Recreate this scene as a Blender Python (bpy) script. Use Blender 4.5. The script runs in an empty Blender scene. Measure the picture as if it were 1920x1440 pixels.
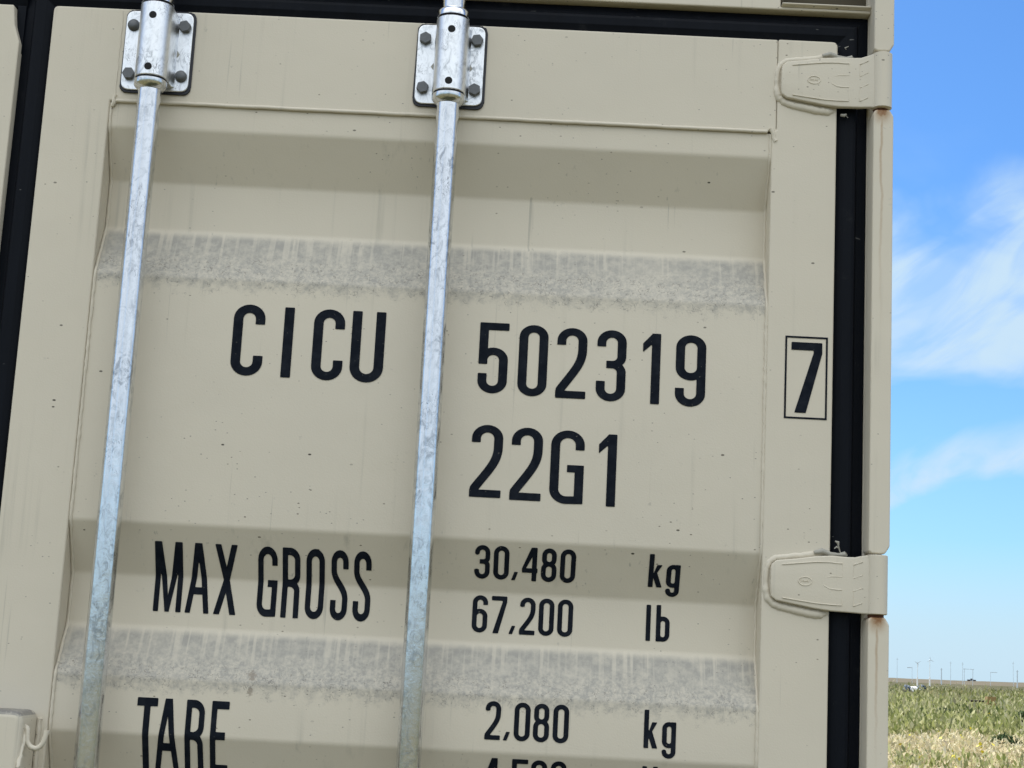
import bpy, bmesh, math, random
import numpy as np
from mathutils import Vector, Matrix
from mathutils.geometry import tessellate_polygon

SC = bpy.context.scene
COL = SC.collection
R_ = math.radians
rng = np.random.default_rng(7)
random.seed(7)

# ------------------------------------------------------------------ camera
cam_d = bpy.data.cameras.new("camera")
cam = bpy.data.objects.new("camera", cam_d); COL.objects.link(cam)
rot = Matrix(((0.99873, -0.00977, -0.04946), (0.00111, 0.98507, -0.17214), (0.05041, 0.17187, 0.98383)))
# columns: right, forward, up  ->  blender camera: right, up, -forward
M = Matrix.Identity(4)
for i in range(3):
    M[i][0] = rot[i][0]; M[i][1] = rot[i][2]; M[i][2] = -rot[i][1]
M[0][3], M[1][3], M[2][3] = 0.72843, -2.09132, 1.55096
cam.matrix_world = M
cam_d.sensor_width = 36.0
cam_d.lens = 36.0 * 2920.8 / 1920.0
cam_d.clip_start = 0.05; cam_d.clip_end = 20000
SC.camera = cam
CAM = Vector((0.72843, -2.09132, 1.55096))

# ------------------------------------------------------------------ world
SUN_EL, SUN_AZ = R_(50), R_(-38)         # azimuth from +Y towards +X : the sun stands behind the container
w = bpy.data.worlds.new("World"); SC.world = w; w.use_nodes = True
nt = w.node_tree; nt.nodes.clear()
def N(nt, t, **k):
    n = nt.nodes.new(t)
    for a, b in k.items():
        if a == 'inp':
            for i, v in b.items(): n.inputs[i].default_value = v
        else: setattr(n, a, b)
    return n
def math_(nt, op, a, b=None, c=None, clamp=False):
    n = nt.nodes.new('ShaderNodeMath'); n.operation = op; n.use_clamp = clamp
    for i, v in enumerate((a, b, c)):
        if v is None: continue
        if isinstance(v, (int, float)): n.inputs[i].default_value = v
        else: nt.links.new(v, n.inputs[i])
    return n.outputs[0]
def ramp_(nt, fac, pts, interp='LINEAR'):
    n = nt.nodes.new('ShaderNodeValToRGB'); n.color_ramp.interpolation = interp
    e = n.color_ramp.elements
    while len(e) < len(pts): e.new(0.5)
    for el, (p, c) in zip(e, pts):
        el.position = p
        el.color = (c, c, c, 1) if isinstance(c, (int, float)) else (*c, 1)
    nt.links.new(fac, n.inputs[0]); return n.outputs[0]
def mix_(nt, fac, a, b, blend='MIX'):
    n = nt.nodes.new('ShaderNodeMix'); n.data_type = 'RGBA'; n.blend_type = blend
    for i, v in ((0, fac), (6, a), (7, b)):
        if isinstance(v, (int, float)): n.inputs[i].default_value = v
        elif isinstance(v, tuple): n.inputs[i].default_value = (*v, 1)
        else: nt.links.new(v, n.inputs[i])
    return n.outputs[2]
def smooth_(nt, v, a, b):
    n = nt.nodes.new('ShaderNodeMapRange'); n.interpolation_type = 'SMOOTHSTEP'
    nt.links.new(v, n.inputs[0]); n.inputs[1].default_value = a; n.inputs[2].default_value = b
    return n.outputs[0]
def noise_(nt, vec, scale, detail=4, rough=.5, dim='3D', out=0, dist=0):
    n = N(nt, 'ShaderNodeTexNoise', noise_dimensions=dim)
    n.inputs['Scale'].default_value = scale; n.inputs['Detail'].default_value = detail
    n.inputs['Roughness'].default_value = rough; n.inputs['Distortion'].default_value = dist
    if vec is not None: nt.links.new(vec, n.inputs['Vector'])
    return n.outputs[out]
def map_(nt, vec, scale=(1, 1, 1), loc=(0, 0, 0), rot=(0, 0, 0)):
    n = nt.nodes.new('ShaderNodeMapping'); nt.links.new(vec, n.inputs[0])
    n.inputs[1].default_value = loc; n.inputs[2].default_value = rot; n.inputs[3].default_value = scale
    return n.outputs[0]

sky = N(nt, 'ShaderNodeTexSky', sky_type='NISHITA', sun_disc=False, sun_elevation=SUN_EL, sun_rotation=SUN_AZ,
        altitude=200, air_density=1.0, dust_density=0.6, ozone_density=1.5)
tc = N(nt, 'ShaderNodeTexCoord')
sep = N(nt, 'ShaderNodeSeparateXYZ'); nt.links.new(tc.outputs['Generated'], sep.inputs[0])
az = math_(nt, 'ARCTAN2', sep.outputs[0], sep.outputs[1])          # radians from +Y
el = math_(nt, 'ARCSINE', sep.outputs[2])
cmb = N(nt, 'ShaderNodeCombineXYZ'); nt.links.new(az, cmb.inputs[0]); nt.links.new(el, cmb.inputs[1])
vec = cmb.outputs[0]
# thin cirrus: stretched noise, streaks leaning upward to the right
nA = noise_(nt, map_(nt, vec, (8, 15, 1), (0.3, 0.1, 0), (0, 0, R_(-18))), 1.0, 4, .5, dist=.5)
nB = noise_(nt, map_(nt, map_(nt, vec, (1, 1, 1), (0, 0, 0), (0, 0, R_(-34))), (11, 30, 1), (1.3, .2, 0)), 1.0, 6, .55, dist=1.0)
# the broad wisp at about 11..17 degrees, fading to the left (down-left) end
d1 = math_(nt, 'SUBTRACT', el, math_(nt, 'MULTIPLY_ADD', az, .10, .205))
wob = math_(nt, 'MULTIPLY', math_(nt, 'SUBTRACT', nA, .5), .20)
d1 = math_(nt, 'ADD', d1, wob)
b1 = math_(nt, 'MULTIPLY', smooth_(nt, d1, -.058, -.006), math_(nt, 'SUBTRACT', 1.0, smooth_(nt, d1, .005, .085)))
b1 = math_(nt, 'MULTIPLY', b1, math_(nt, 'MULTIPLY_ADD', smooth_(nt, nB, .30, .66), .52, .42))
# the narrow streak at 6..8 degrees
d2 = math_(nt, 'SUBTRACT', el, math_(nt, 'MULTIPLY_ADD', az, .33, .0265))
d2 = math_(nt, 'ADD', d2, math_(nt, 'MULTIPLY', wob, .22))
b2 = math_(nt, 'MULTIPLY', smooth_(nt, d2, -.008, .006), math_(nt, 'SUBTRACT', 1.0, smooth_(nt, d2, .008, .040)))
b2 = math_(nt, 'MULTIPLY', b2, math_(nt, 'MULTIPLY_ADD', smooth_(nt, nB, .34, .62), .55, .35))
b3 = math_(nt, 'MULTIPLY', smooth_(nt, el, .40, .10), math_(nt, 'MULTIPLY', smooth_(nt, nA, .5, .75), .35))
b4 = math_(nt, 'MAXIMUM', math_(nt, 'MULTIPLY', math_(nt, 'SUBTRACT', 1.0, smooth_(nt, el, .005, .12)), .85), math_(nt, 'MULTIPLY', math_(nt, 'SUBTRACT', 1.0, smooth_(nt, el, .03, .26)), .22))
# unseen cloud cover behind the camera, mirrored in the lock rods
# its cover and brightness are added opposite the sun to light the door
b5 = math_(nt, 'MULTIPLY', math_(nt, 'MULTIPLY', smooth_(nt, el, .03, .14), smooth_(nt, sep.outputs[1], .10, -.35)), smooth_(nt, noise_(nt, tc.outputs['Generated'], 2.0, 5, .55), .16, .42))
front = smooth_(nt, sep.outputs[1], .0, .4)
b1 = math_(nt, 'MULTIPLY', b1, front); b2 = math_(nt, 'MULTIPLY', b2, front)
mk = math_(nt, 'MAXIMUM', math_(nt, 'MAXIMUM', b1, b2), math_(nt, 'MAXIMUM', b3, b4), clamp=True)
skyc = mix_(nt, 1.0, sky.outputs[0], (0.585, 0.985, 1.43), 'MULTIPLY')
skc = mix_(nt, mk, skyc, (5.0, 6.5, 7.7))
ck = mix_(nt, smooth_(nt, el, .25, .95), (6.9, 7.8, 8.9), (18.4, 19.0, 19.2))
cv = math_(nt, 'MULTIPLY_ADD', noise_(nt, map_(nt, tc.outputs['Generated'], (1, 1, 1.6), (3, 1, 0)), 3.2, 4, .5), .9, .50)
ck = mix_(nt, 1.0, ck, cv, 'MULTIPLY')
skc = mix_(nt, b5, skc, ck)
bg = N(nt, 'ShaderNodeBackground'); bg.inputs[1].default_value = 0.07
nt.links.new(skc, bg.inputs[0])
wo = N(nt, 'ShaderNodeOutputWorld'); nt.links.new(bg.outputs[0], wo.inputs[0])

sd = bpy.data.lights.new("sun", 'SUN'); sd.energy = 5.0; sd.angle = R_(.53); sd.color = (1, .96, .88)
so = bpy.data.objects.new("sun", sd); COL.objects.link(so)
sdir = Vector((math.sin(SUN_AZ) * math.cos(SUN_EL), math.cos(SUN_AZ) * math.cos(SUN_EL), math.sin(SUN_EL)))
so.rotation_euler = (-sdir).to_track_quat('-Z', 'Y').to_euler(); so.location = (3, 12, 14)

SC.render.engine = 'CYCLES'
vs = SC.view_settings; vs.view_transform = 'Standard'; vs.look = 'None'; vs.exposure = 0.81; vs.gamma = 1

# ------------------------------------------------------------------ helpers
def mat(name, col, rough=.6, metal=0.0, spec=None):
    m = bpy.data.materials.new(name); m.use_nodes = True
    b = m.node_tree.nodes['Principled BSDF']
    b.inputs['Base Color'].default_value = (*col, 1); b.inputs['Roughness'].default_value = rough
    b.inputs['Metallic'].default_value = metal
    if spec is not None: b.inputs['Specular IOR Level'].default_value = spec
    return m, m.node_tree, b
def bump_(nt, b, h, strength, dist=.001):
    n = N(nt, 'ShaderNodeBump'); n.inputs['Strength'].default_value = strength
    n.inputs['Distance'].default_value = dist
    nt.links.new(h, n.inputs['Height']); nt.links.new(n.outputs[0], b.inputs['Normal'])

def link(name, bm, m=None, parent=None, smooth=False, bevel=None, seg=2, ang=30, recalc=True, **props):
    if recalc: bmesh.ops.recalc_face_normals(bm, faces=bm.faces)
    me = bpy.data.meshes.new(name); bm.to_mesh(me); bm.free()
    return link_me(name, me, m, parent, smooth, bevel, seg, ang, **props)
def link_me(name, me, m=None, parent=None, smooth=False, bevel=None, seg=2, ang=30, **props):
    o = bpy.data.objects.new(name, me); COL.objects.link(o)
    if m: me.materials.append(m)
    if smooth:
        me.polygons.foreach_set('use_smooth', [True] * len(me.polygons))
        try: me.set_sharp_from_angle(angle=R_(38))
        except Exception: pass
    if bevel:
        b = o.modifiers.new('bevel', 'BEVEL'); b.width = bevel; b.segments = seg
        b.limit_method = 'ANGLE'; b.angle_limit = R_(ang); b.harden_normals = False
    if parent: o.parent = parent
    for k, v in props.items(): o[k] = v
    return o
def empty(name, loc=(0, 0, 0), parent=None, **props):
    o = bpy.data.objects.new(name, None); o.empty_display_size = .2; COL.objects.link(o); o.location = loc
    if parent: o.parent = parent
    for k, v in props.items(): o[k] = v
    return o
def box(bm, x0, x1, y0, y1, z0, z1):
    v = [bm.verts.new(p) for p in ((x0, y0, z0), (x1, y0, z0), (x1, y1, z0), (x0, y1, z0), (x0, y0, z1), (x1, y0, z1), (x1, y1, z1), (x0, y1, z1))]
    for f in ((0, 1, 2, 3), (4, 7, 6, 5), (0, 4, 5, 1), (1, 5, 6, 2), (2, 6, 7, 3), (3, 7, 4, 0)): bm.faces.new([v[i] for i in f])
def prism(bm, pts, a, b, axis='y'):
    """closed outline pts (u,v) extruded from a to b. axis y: (u,a,v); axis z: (u,v,a); axis x: (a,u,v)"""
    f = {'y': lambda u, v, t: (u, t, v), 'z': lambda u, v, t: (u, v, t), 'x': lambda u, v, t: (t, u, v)}[axis]
    A = [bm.verts.new(f(u, v, a)) for u, v in pts]; B = [bm.verts.new(f(u, v, b)) for u, v in pts]
    n = len(pts)
    bm.faces.new(A[::-1]); bm.faces.new(B)
    for i in range(n): bm.faces.new((A[i], A[(i + 1) % n], B[(i + 1) % n], B[i]))
def roundpoly(pts, radii, k=5):
    """round the corners of a closed polygon"""
    out = []; n = len(pts)
    for i, p in enumerate(pts):
        r = radii[i] if isinstance(radii, (list, tuple)) else radii
        p = Vector(p); a = Vector(pts[i - 1]); b = Vector(pts[(i + 1) % n])
        if r <= 0: out.append(tuple(p)); continue
        da, db = (a - p).normalized(), (b - p).normalized()
        ang = da.angle(db)
        t = min(r / math.tan(ang / 2), .49 * (a - p).length, .49 * (b - p).length)
        s, e = p + da * t, p + db * t
        for j in range(k + 1):
            u = j / k
            q = s * (1 - u) ** 2 + p * 2 * u * (1 - u) + e * u * u
            out.append(tuple(q))
    return out
def tube(bm, pts, r, n=12, caps=True):
    rings = []; pts = [Vector(p) for p in pts]
    rr = r if isinstance(r, (list, tuple)) else [r] * len(pts)
    up = None
    for i, p in enumerate(pts):
        d = (pts[min(i + 1, len(pts) - 1)] - pts[max(i - 1, 0)]).normalized()
        if up is None:
            up = d.cross(Vector((0, 1, 0))) if abs(d.y) < .9 else d.cross(Vector((1, 0, 0)))
        up = (up - d * up.dot(d)).normalized(); s = d.cross(up)
        rings.append([bm.verts.new(p + (up * math.cos(2 * math.pi * k / n) + s * math.sin(2 * math.pi * k / n)) * rr[i]) for k in range(n)])
    for a, b in zip(rings, rings[1:]):
        for k in range(n): bm.faces.new((a[k], a[(k + 1) % n], b[(k + 1) % n], b[k]))
    if caps: bm.faces.new(rings[0][::-1]); bm.faces.new(rings[-1])
def lathe(bm, cx, cy, prof, n=40):
    rings = [[bm.verts.new((cx + r * math.cos(2 * math.pi * k / n), cy + r * math.sin(2 * math.pi * k / n), z)) for k in range(n)] for r, z in prof]
    for a, b in zip(rings, rings[1:]):
        for k in range(n): bm.faces.new((a[k], a[(k + 1) % n], b[(k + 1) % n], b[k]))
    bm.faces.new(rings[0][::-1]); bm.faces.new(rings[-1])

# ------------------------------------------------------------------ materials
def paint_material(name, dust=False):
    m, nt, b = mat(name, (.5, .47, .38), .55, spec=.35)
    tc = N(nt, 'ShaderNodeTexCoord'); P = tc.outputs['Object']
    sep = N(nt, 'ShaderNodeSeparateXYZ'); nt.links.new(P, sep.inputs[0])
    base = (.650, .592, .484)
    # soft large tone changes
    n1 = noise_(nt, P, 3.0, 5, .6)
    c = mix_(nt, ramp_(nt, n1, [(.3, 0), (.7, 1)]), base, (.620, .568, .470))
    # vertical rain streaks of thin dirt
    ns = noise_(nt, map_(nt, P, (60, 60, 1.6)), 1.0, 4, .6)
    st = smooth_(nt, ns, .56, .80)
    nl = smooth_(nt, noise_(nt, P, 5.0, 3, .5), .42, .68)
    c = mix_(nt, math_(nt, 'MULTIPLY', math_(nt, 'MULTIPLY', st, nl), .62), c, (.35, .335, .28))
    # fine long hair-line runs
    nf = smooth_(nt, noise_(nt, map_(nt, P, (170, 170, 3.5)), 1.0, 2, .5), .66, .78)
    c = mix_(nt, math_(nt, 'MULTIPLY', math_(nt, 'MULTIPLY', nf, smooth_(nt, noise_(nt, map_(nt, P, (8, 8, 5), (3, 1, 2)), 1.0, 2, .5), .46, .60)), .55), c, (.30, .29, .25))
    # small smudges
    sm = smooth_(nt, noise_(nt, P, 95, 3, .6), .66, .76)
    c = mix_(nt, math_(nt, 'MULTIPLY', math_(nt, 'MULTIPLY', sm, smooth_(nt, noise_(nt, P, 9, 2, .5), .48, .66)), .45), c, (.30, .29, .26))
    # chips: small dark dots
    def chips(scale, thr, keep, col, c, off):
        v = N(nt, 'ShaderNodeTexVoronoi', feature='F1'); v.inputs['Scale'].default_value = scale
        nt.links.new(map_(nt, P, (1, 1, 1.9), off), v.inputs['Vector'])
        clus = smooth_(nt, noise_(nt, map_(nt, P, (1, 1, 1), off), 4.5, 3, .6), .44, .60)
        d = math_(nt, 'LESS_THAN', v.outputs['Distance'], thr)
        sc = N(nt, 'ShaderNodeSeparateColor'); nt.links.new(v.outputs['Color'], sc.inputs[0])
        k = math_(nt, 'LESS_THAN', sc.outputs[0], keep)
        return mix_(nt, math_(nt, 'MULTIPLY', math_(nt, 'MULTIPLY', d, k), clus), c, col)
    c = chips(34, .080, .20, (.07, .06, .045), c, (.3, .1, .7))
    c = chips(70, .11, .13, (.20, .17, .13), c, (.1, .9, .2))
    c = chips(120, .14, .12, (.24, .22, .19), c, (.5, .2, .4))
    rough = .55
    if dust:
        geo = N(nt, 'ShaderNodeNewGeometry'); sn = N(nt, 'ShaderNodeSeparateXYZ'); nt.links.new(geo.outputs['Normal'], sn.inputs[0])
        upf = smooth_(nt, sn.outputs[2], .12, .36)
        # dust settled on the upward slopes; ragged fringe below it comes from a height band
        z = sep.outputs[2]
        wv = noise_(nt, P, 85, 4, .7)
        fr = math_(nt, 'MULTIPLY', math_(nt, 'SUBTRACT', wv, .5), .060)
        zz = math_(nt, 'ADD', z, fr)
        band = None
        for zt, zb in ((2.117, 2.036), (1.5655, 1.4905), (1.287, 1.212), (1.01, .935), (.73, .655)):
            bb = math_(nt, 'MULTIPLY', smooth_(nt, z, zt + .002, zt - .012), smooth_(nt, zz, zb - .014, zb + .014))
            band = bb if band is None else math_(nt, 'MAXIMUM', band, bb)
        # clean runs washed through the dust
        wash = smooth_(nt, noise_(nt, map_(nt, P, (135, 0, 4.0)), 1.0, 2, .5), .50, .62)
        wash2 = smooth_(nt, noise_(nt, map_(nt, P, (22, 0, 1.0), (4, 0, 0)), 1.0, 2, .5), .32, .52)
        wm = math_(nt, 'MULTIPLY', wash, wash2)
        hi = None
        for zt, zb in ((2.117, 2.060), (1.5655, 1.510), (1.287, 1.232), (1.01, .955), (.73, .675)):
            bb = math_(nt, 'MULTIPLY', smooth_(nt, z, zt + .004, zt), smooth_(nt, zz, zb, zt - .012))
            hi = bb if hi is None else math_(nt, 'MAXIMUM', hi, bb)
        wm = math_(nt, 'MULTIPLY', wm, math_(nt, 'MULTIPLY_ADD', hi, .8, .2))
        amt = math_(nt, 'MULTIPLY', band, math_(nt, 'SUBTRACT', .80, math_(nt, 'MULTIPLY', wm, .38)))
        grain = smooth_(nt, noise_(nt, P, 240, 3, .6), .40, .60)
        amt = math_(nt, 'MULTIPLY', amt, math_(nt, 'SUBTRACT', 1.0, math_(nt, 'MULTIPLY', math_(nt, 'SUBTRACT', 1.0, hi), math_(nt, 'MULTIPLY', grain, .40))))
        mot = noise_(nt, P, 75, 5, .65)
        amt = math_(nt, 'MULTIPLY', amt, math_(nt, 'MULTIPLY_ADD', smooth_(nt, mot, .33, .62), .38, .62))
        amt = math_(nt, 'MULTIPLY', amt, smooth_(nt, noise_(nt, map_(nt, P, (3.2, 0, 5), (7, 0, 0)), 1.0, 3, .5), .05, .50))
        c = mix_(nt, amt, c, (.255, .252, .238))
        # dark little crumbs caught in the lower part of the dust
        # curled hair-line marks: where a warped noise crosses its mid value
        nv = noise_(nt, map_(nt, P, (1, 1, 1.2), (.2, .3, .1)), 130, 2, .5)
        ln = math_(nt, 'LESS_THAN', math_(nt, 'ABSOLUTE', math_(nt, 'SUBTRACT', nv, .5)), .020)
        ln = math_(nt, 'MULTIPLY', ln, smooth_(nt, noise_(nt, P, 120, 2, .5), .47, .54))
        low = None
        for zt, zb in ((2.095, 2.030), (1.535, 1.486), (1.26, 1.208), (.98, .93), (.70, .65)):
            bb = math_(nt, 'MULTIPLY', smooth_(nt, z, zt, zt - .03), smooth_(nt, zz, zb - .014, zb + .008))
            low = bb if low is None else math_(nt, 'MAXIMUM', low, bb)
        # one brown splash on the lower ledge, with a drip under it
        dx = math_(nt, 'SUBTRACT', sep.outputs[0], .3835)
        def dist(cz, kz, kx=1.0):
            dz = math_(nt, 'MULTIPLY', math_(nt, 'SUBTRACT', z, cz), kz); dk = math_(nt, 'MULTIPLY', dx, kx)
            return math_(nt, 'SQRT', math_(nt, 'ADD', math_(nt, 'MULTIPLY', dk, dk), math_(nt, 'MULTIPLY', dz, dz)))
        wn = math_(nt, 'MULTIPLY', math_(nt, 'SUBTRACT', noise_(nt, P, 190, 3, .6), .5), .016)
        sp = math_(nt, 'MAXIMUM', smooth_(nt, math_(nt, 'ADD', dist(1.508, .8), wn), .0062, .0030), smooth_(nt, math_(nt, 'ADD', dist(1.487, .5), wn), .0035, .0012))
        c = mix_(nt, math_(nt, 'MULTIPLY', sp, .55), c, (.17, .13, .095))
        c = mix_(nt, math_(nt, 'MULTIPLY', math_(nt, 'MULTIPLY', ln, low), .50), c, (.13, .12, .11))
    nt.links.new(c, b.inputs['Base Color'])
    rn = noise_(nt, P, 14, 4, .6)
    nt.links.new(math_(nt, 'MULTIPLY_ADD', rn, .25, .42), b.inputs['Roughness'])
    bump_(nt, b, math_(nt, 'ADD', math_(nt, 'MULTIPLY', noise_(nt, P, 420, 3, .6), .35), math_(nt, 'MULTIPLY', noise_(nt, P, 5, 3, .5), 6.0)), .35, .0014)
    return m
PAINT = paint_material('container_paint')
PANEL = paint_material('panel_paint', True)

def rust_paint(name):
    """post paint with rust runs below each hinge knuckle"""
    m = paint_material(name); nt = m.node_tree; b = nt.nodes['Principled BSDF']
    old = b.inputs['Base Color'].links[0].from_socket
    tc = N(nt, 'ShaderNodeTexCoord'); P = tc.outputs['Object']
    sep = N(nt, 'ShaderNodeSeparateXYZ'); nt.links.new(P, sep.inputs[0])
    wx = math_(nt, 'ADD', sep.outputs[0], math_(nt, 'MULTIPLY', math_(nt, 'SUBTRACT', noise_(nt, map_(nt, P, (0, 0, 14)), 1.0, 3, .6), .5), .012))
    run = None
    for zt, ln, k in ((2.325, .16, 1.0), (1.6265, .10, 1.0), (.93, .1, .8)):
        dz = math_(nt, 'SUBTRACT', zt, sep.outputs[2])
        top = math_(nt, 'MULTIPLY', smooth_(nt, dz, -.004, .001), smooth_(nt, dz, .028, .002))
        wid = math_(nt, 'ABSOLUTE', math_(nt, 'SUBTRACT', wx, 1.2015))
        streak = math_(nt, 'MULTIPLY', smooth_(nt, wid, .0026, .0004), math_(nt, 'MULTIPLY', smooth_(nt, dz, 0, .004), smooth_(nt, dz, ln * 2.2, .01)))
        fan = math_(nt, 'MULTIPLY', smooth_(nt, wid, .016, .003), top)
        r = math_(nt, 'MULTIPLY', math_(nt, 'MAXIMUM', math_(nt, 'MULTIPLY', fan, 1.0), math_(nt, 'MULTIPLY', streak, .55)), k)
        run = r if run is None else math_(nt, 'MAXIMUM', run, r)
    run = math_(nt, 'MULTIPLY', run, math_(nt, 'MULTIPLY_ADD', noise_(nt, P, 160, 4, .7), .9, .45), clamp=True)
    c = mix_(nt, run, old, (.33, .185, .075))
    core = math_(nt, 'MULTIPLY', smooth_(nt, run, .62, .9), .7)
    c = mix_(nt, core, c, (.22, .085, .025))
    nt.links.new(c, b.inputs['Base Color'])
    return m
POST = rust_paint('post_paint')
def dusty_top(name):
    m = paint_material(name); nt = m.node_tree; b = nt.nodes['Principled BSDF']
    old = b.inputs['Base Color'].links[0].from_socket
    g = N(nt, 'ShaderNodeNewGeometry'); sn = N(nt, 'ShaderNodeSeparateXYZ'); nt.links.new(g.outputs['Normal'], sn.inputs[0])
    P = N(nt, 'ShaderNodeTexCoord').outputs['Object']
    f = math_(nt, 'MULTIPLY', smooth_(nt, sn.outputs[2], .15, .7), smooth_(nt, noise_(nt, P, 90, 4, .7), .25, .5))
    nt.links.new(mix_(nt, math_(nt, 'MULTIPLY', f, .9), old, (.16, .155, .15)), b.inputs['Base Color'])
    return m
DUSTTOP = dusty_top('lock_box_paint')

def rubber_material():
    m, nt, b = mat('black_rubber', (.012, .014, .018), .5, spec=.10)
    tc = N(nt, 'ShaderNodeTexCoord'); P = tc.outputs['Object']
    n = noise_(nt, map_(nt, P, (60, 60, 6)), 1, 4, .6)
    c = mix_(nt, n, (.002, .003, .0055), (.006, .008, .013))
    d = smooth_(nt, noise_(nt, P, 22, 5, .7), .60, .78)
    c = mix_(nt, math_(nt, 'MULTIPLY', d, .10), c, (.12, .12, .12))
    # pale scuffs
    v = noise_(nt, map_(nt, P, (40, 1, 120), (0, 0, 0), (0, R_(25), 0)), 1, 2, .5)
    s = math_(nt, 'MULTIPLY', smooth_(nt, v, .70, .73), smooth_(nt, noise_(nt, P, 11, 2, .5), .50, .58))
    c = mix_(nt, math_(nt, 'MULTIPLY', s, .6), c, (.25, .25, .24))
    nt.links.new(c, b.inputs['Base Color'])
    bump_(nt, b, noise_(nt, P, 90, 3, .6), .3, .0006)
    return m
RUBBER = rubber_material()

def galv_material(name, tone=1.0, rlo=.22, rhi=.42):
    m, nt, b = mat(name, (.72, .76, .80), .3, 1.0)
    tc = N(nt, 'ShaderNodeTexCoord'); P = tc.outputs['Object']
    n1 = noise_(nt, map_(nt, P, (1, 1, .6), (0, 0, 0), (0, R_(25), 0)), 95, 6, .68, dist=1.4)
    n2 = noise_(nt, P, 17, 3, .6)
    a = math_(nt, 'MULTIPLY', smooth_(nt, n1, .44, .66), math_(nt, 'MULTIPLY_ADD', smooth_(nt, n2, .35, .7), .8, .2))
    c = mix_(nt, a, (.90 * tone, .91 * tone, .92 * tone), (.42 * tone, .44 * tone, .46 * tone))
    # scratches and dark nicks
    n3 = noise_(nt, map_(nt, P, (1.6, 1.6, .5), (.4, 0, .2), (0, R_(-20), 0)), 75, 3, .6, dist=2.0)
    ln = math_(nt, 'LESS_THAN', math_(nt, 'ABSOLUTE', math_(nt, 'SUBTRACT', n3, .5)), .010)
    ln = math_(nt, 'MULTIPLY', ln, smooth_(nt, noise_(nt, P, 26, 2, .5), .55, .62))
    c = mix_(nt, math_(nt, 'MULTIPLY', ln, .7), c, (.10, .10, .11))
    wh = smooth_(nt, noise_(nt, map_(nt, P, (1, 1, .35), (.9, 0, 0)), 60, 3, .6), .60, .66)
    c = mix_(nt, math_(nt, 'MULTIPLY', wh, .35), c, (.88, .90, .90))
    nt.links.new(c, b.inputs['Base Color'])
    nt.links.new(math_(nt, 'MULTIPLY_ADD', n1, rhi - rlo, rlo), b.inputs['Roughness'])
    bump_(nt, b, math_(nt, 'ADD', noise_(nt, P, 60, 4, .6), math_(nt, 'MULTIPLY', n1, .5)), .17, .0010)
    return m
GALV = galv_material('galvanised_steel', .84, .10, .26)
GALVP = galv_material('galvanised_plate', .95, .30, .5)
BOLT, nt_, b_ = mat('dark_bolt_steel', (.13, .135, .14), .5, .6)
bump_(nt_, b_, noise_(nt_, N(nt_, 'ShaderNodeTexCoord').outputs['Object'], 260, 3, .6), .5, .0006)
SEAL, _, _ = mat('black_sealant', (.008, .009, .015), .5)
CAULK, _, _ = mat('grey_caulk', (.36, .345, .30), .6)
HOLE, _, _ = mat('hole_black', (.003, .003, .004), .8)
INK, nt_, b_ = mat('black_lettering', (.0075, .0105, .017), .6, spec=.06)
P_ = N(nt_, 'ShaderNodeTexCoord').outputs['Object']
c_ = mix_(nt_, smooth_(nt_, noise_(nt_, P_, 60, 5, .7), .35, .75), (.0060, .0085, .0145), (.0150, .0185, .026))
c_ = mix_(nt_, math_(nt_, 'MULTIPLY', smooth_(nt_, noise_(nt_, P_, 210, 3, .6), .70, .74), .7), c_, (.20, .19, .16))
nt_.links.new(c_, b_.inputs['Base Color'])
RUSTY, _, _ = mat('rusted_steel', (.10, .035, .015), .8)

# ------------------------------------------------------------------ the container
LX0, LX1 = .029, 1.144          # right leaf
ZT, ZB = 2.430, .155
root = empty('shipping_container', (0, 0, .0), label='beige steel shipping container seen close at its right hand door leaf', category='shipping container')

# corrugation profile (z, y) from the top down
PROF = [(2.2905, .003), (2.2555, .003), (2.1865, .038), (2.118, .038), (2.044, .003), (1.703, .003), (1.634, .038), (1.566, .038), (1.4995, .003)]
z = 1.4255
while z > .45:
    PROF += [(z, .003), (z - .069, .038), (z - .1375, .038), (z - .206, .003)]; z -= .278
PROF += [(.285, .003)]
def soften(P, r=.0038, k=4):
    out = [P[0]]
    for a, p, b in zip(P, P[1:], P[2:]):
        a, p, b = Vector(a), Vector(p), Vector(b)
        s = p + (a - p).normalized() * r; e = p + (b - p).normalized() * r
        for j in range(k + 1):
            u = j / k; out.append(tuple(s * (1 - u) ** 2 + p * 2 * u * (1 - u) + e * u * u))
    out.append(P[-1]); return out
SP = soften(PROF)
_pz = np.array([a for a, b in SP][::-1]); _py = np.array([b for a, b in SP][::-1])
def prof_y(z): return np.interp(z, _pz, _py)

def leaf(parent, X0, X1, outline_top_left=None, mirror=False):
    """door leaf frame: stiles, rails.  X0..X1"""
    fx = (lambda x: X0 + X1 - x) if mirror else (lambda x: x)
    def poly(bm, pts, rad, y0=0.0, y1=.05):
        pts = [(fx(x), z) for x, z in pts]
        prism(bm, roundpoly(pts, rad) if rad else pts, y0, y1)
    bm = bmesh.new()
    s = X0 - LX0
    i0, i1 = X0 + .0928, X1 - .090      # inner edges of the stiles
    if outline_top_left:
        L = outline_top_left
        poly(bm, L + [(i0 if not mirror else i0, ZB)], 0)
    poly(bm, [(X0, ZB), (i0, ZB), (i0, 2.2925), (X1 - .0845, 2.2935), (X1 - .0845, ZT - .0003), (X0, ZT - .0003)], [0, 0, 0, 0, 0, .008])
    poly(bm, [(X1, ZB), (X1, ZT), (X1 - .0840, ZT), (X1 - .0840, 2.2965), (i1 - .0005, 2.2925), (i1 - .0005, ZB)], [0, .008, 0, 0, 0, 0], -.0006, .05)
    poly(bm, [(i0 + .0005, ZB + .0005), (i1 - .001, ZB + .0005), (i1 - .001, .285), (i0 + .0005, .285)], 0, .0004, .05)
    return bm
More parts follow.
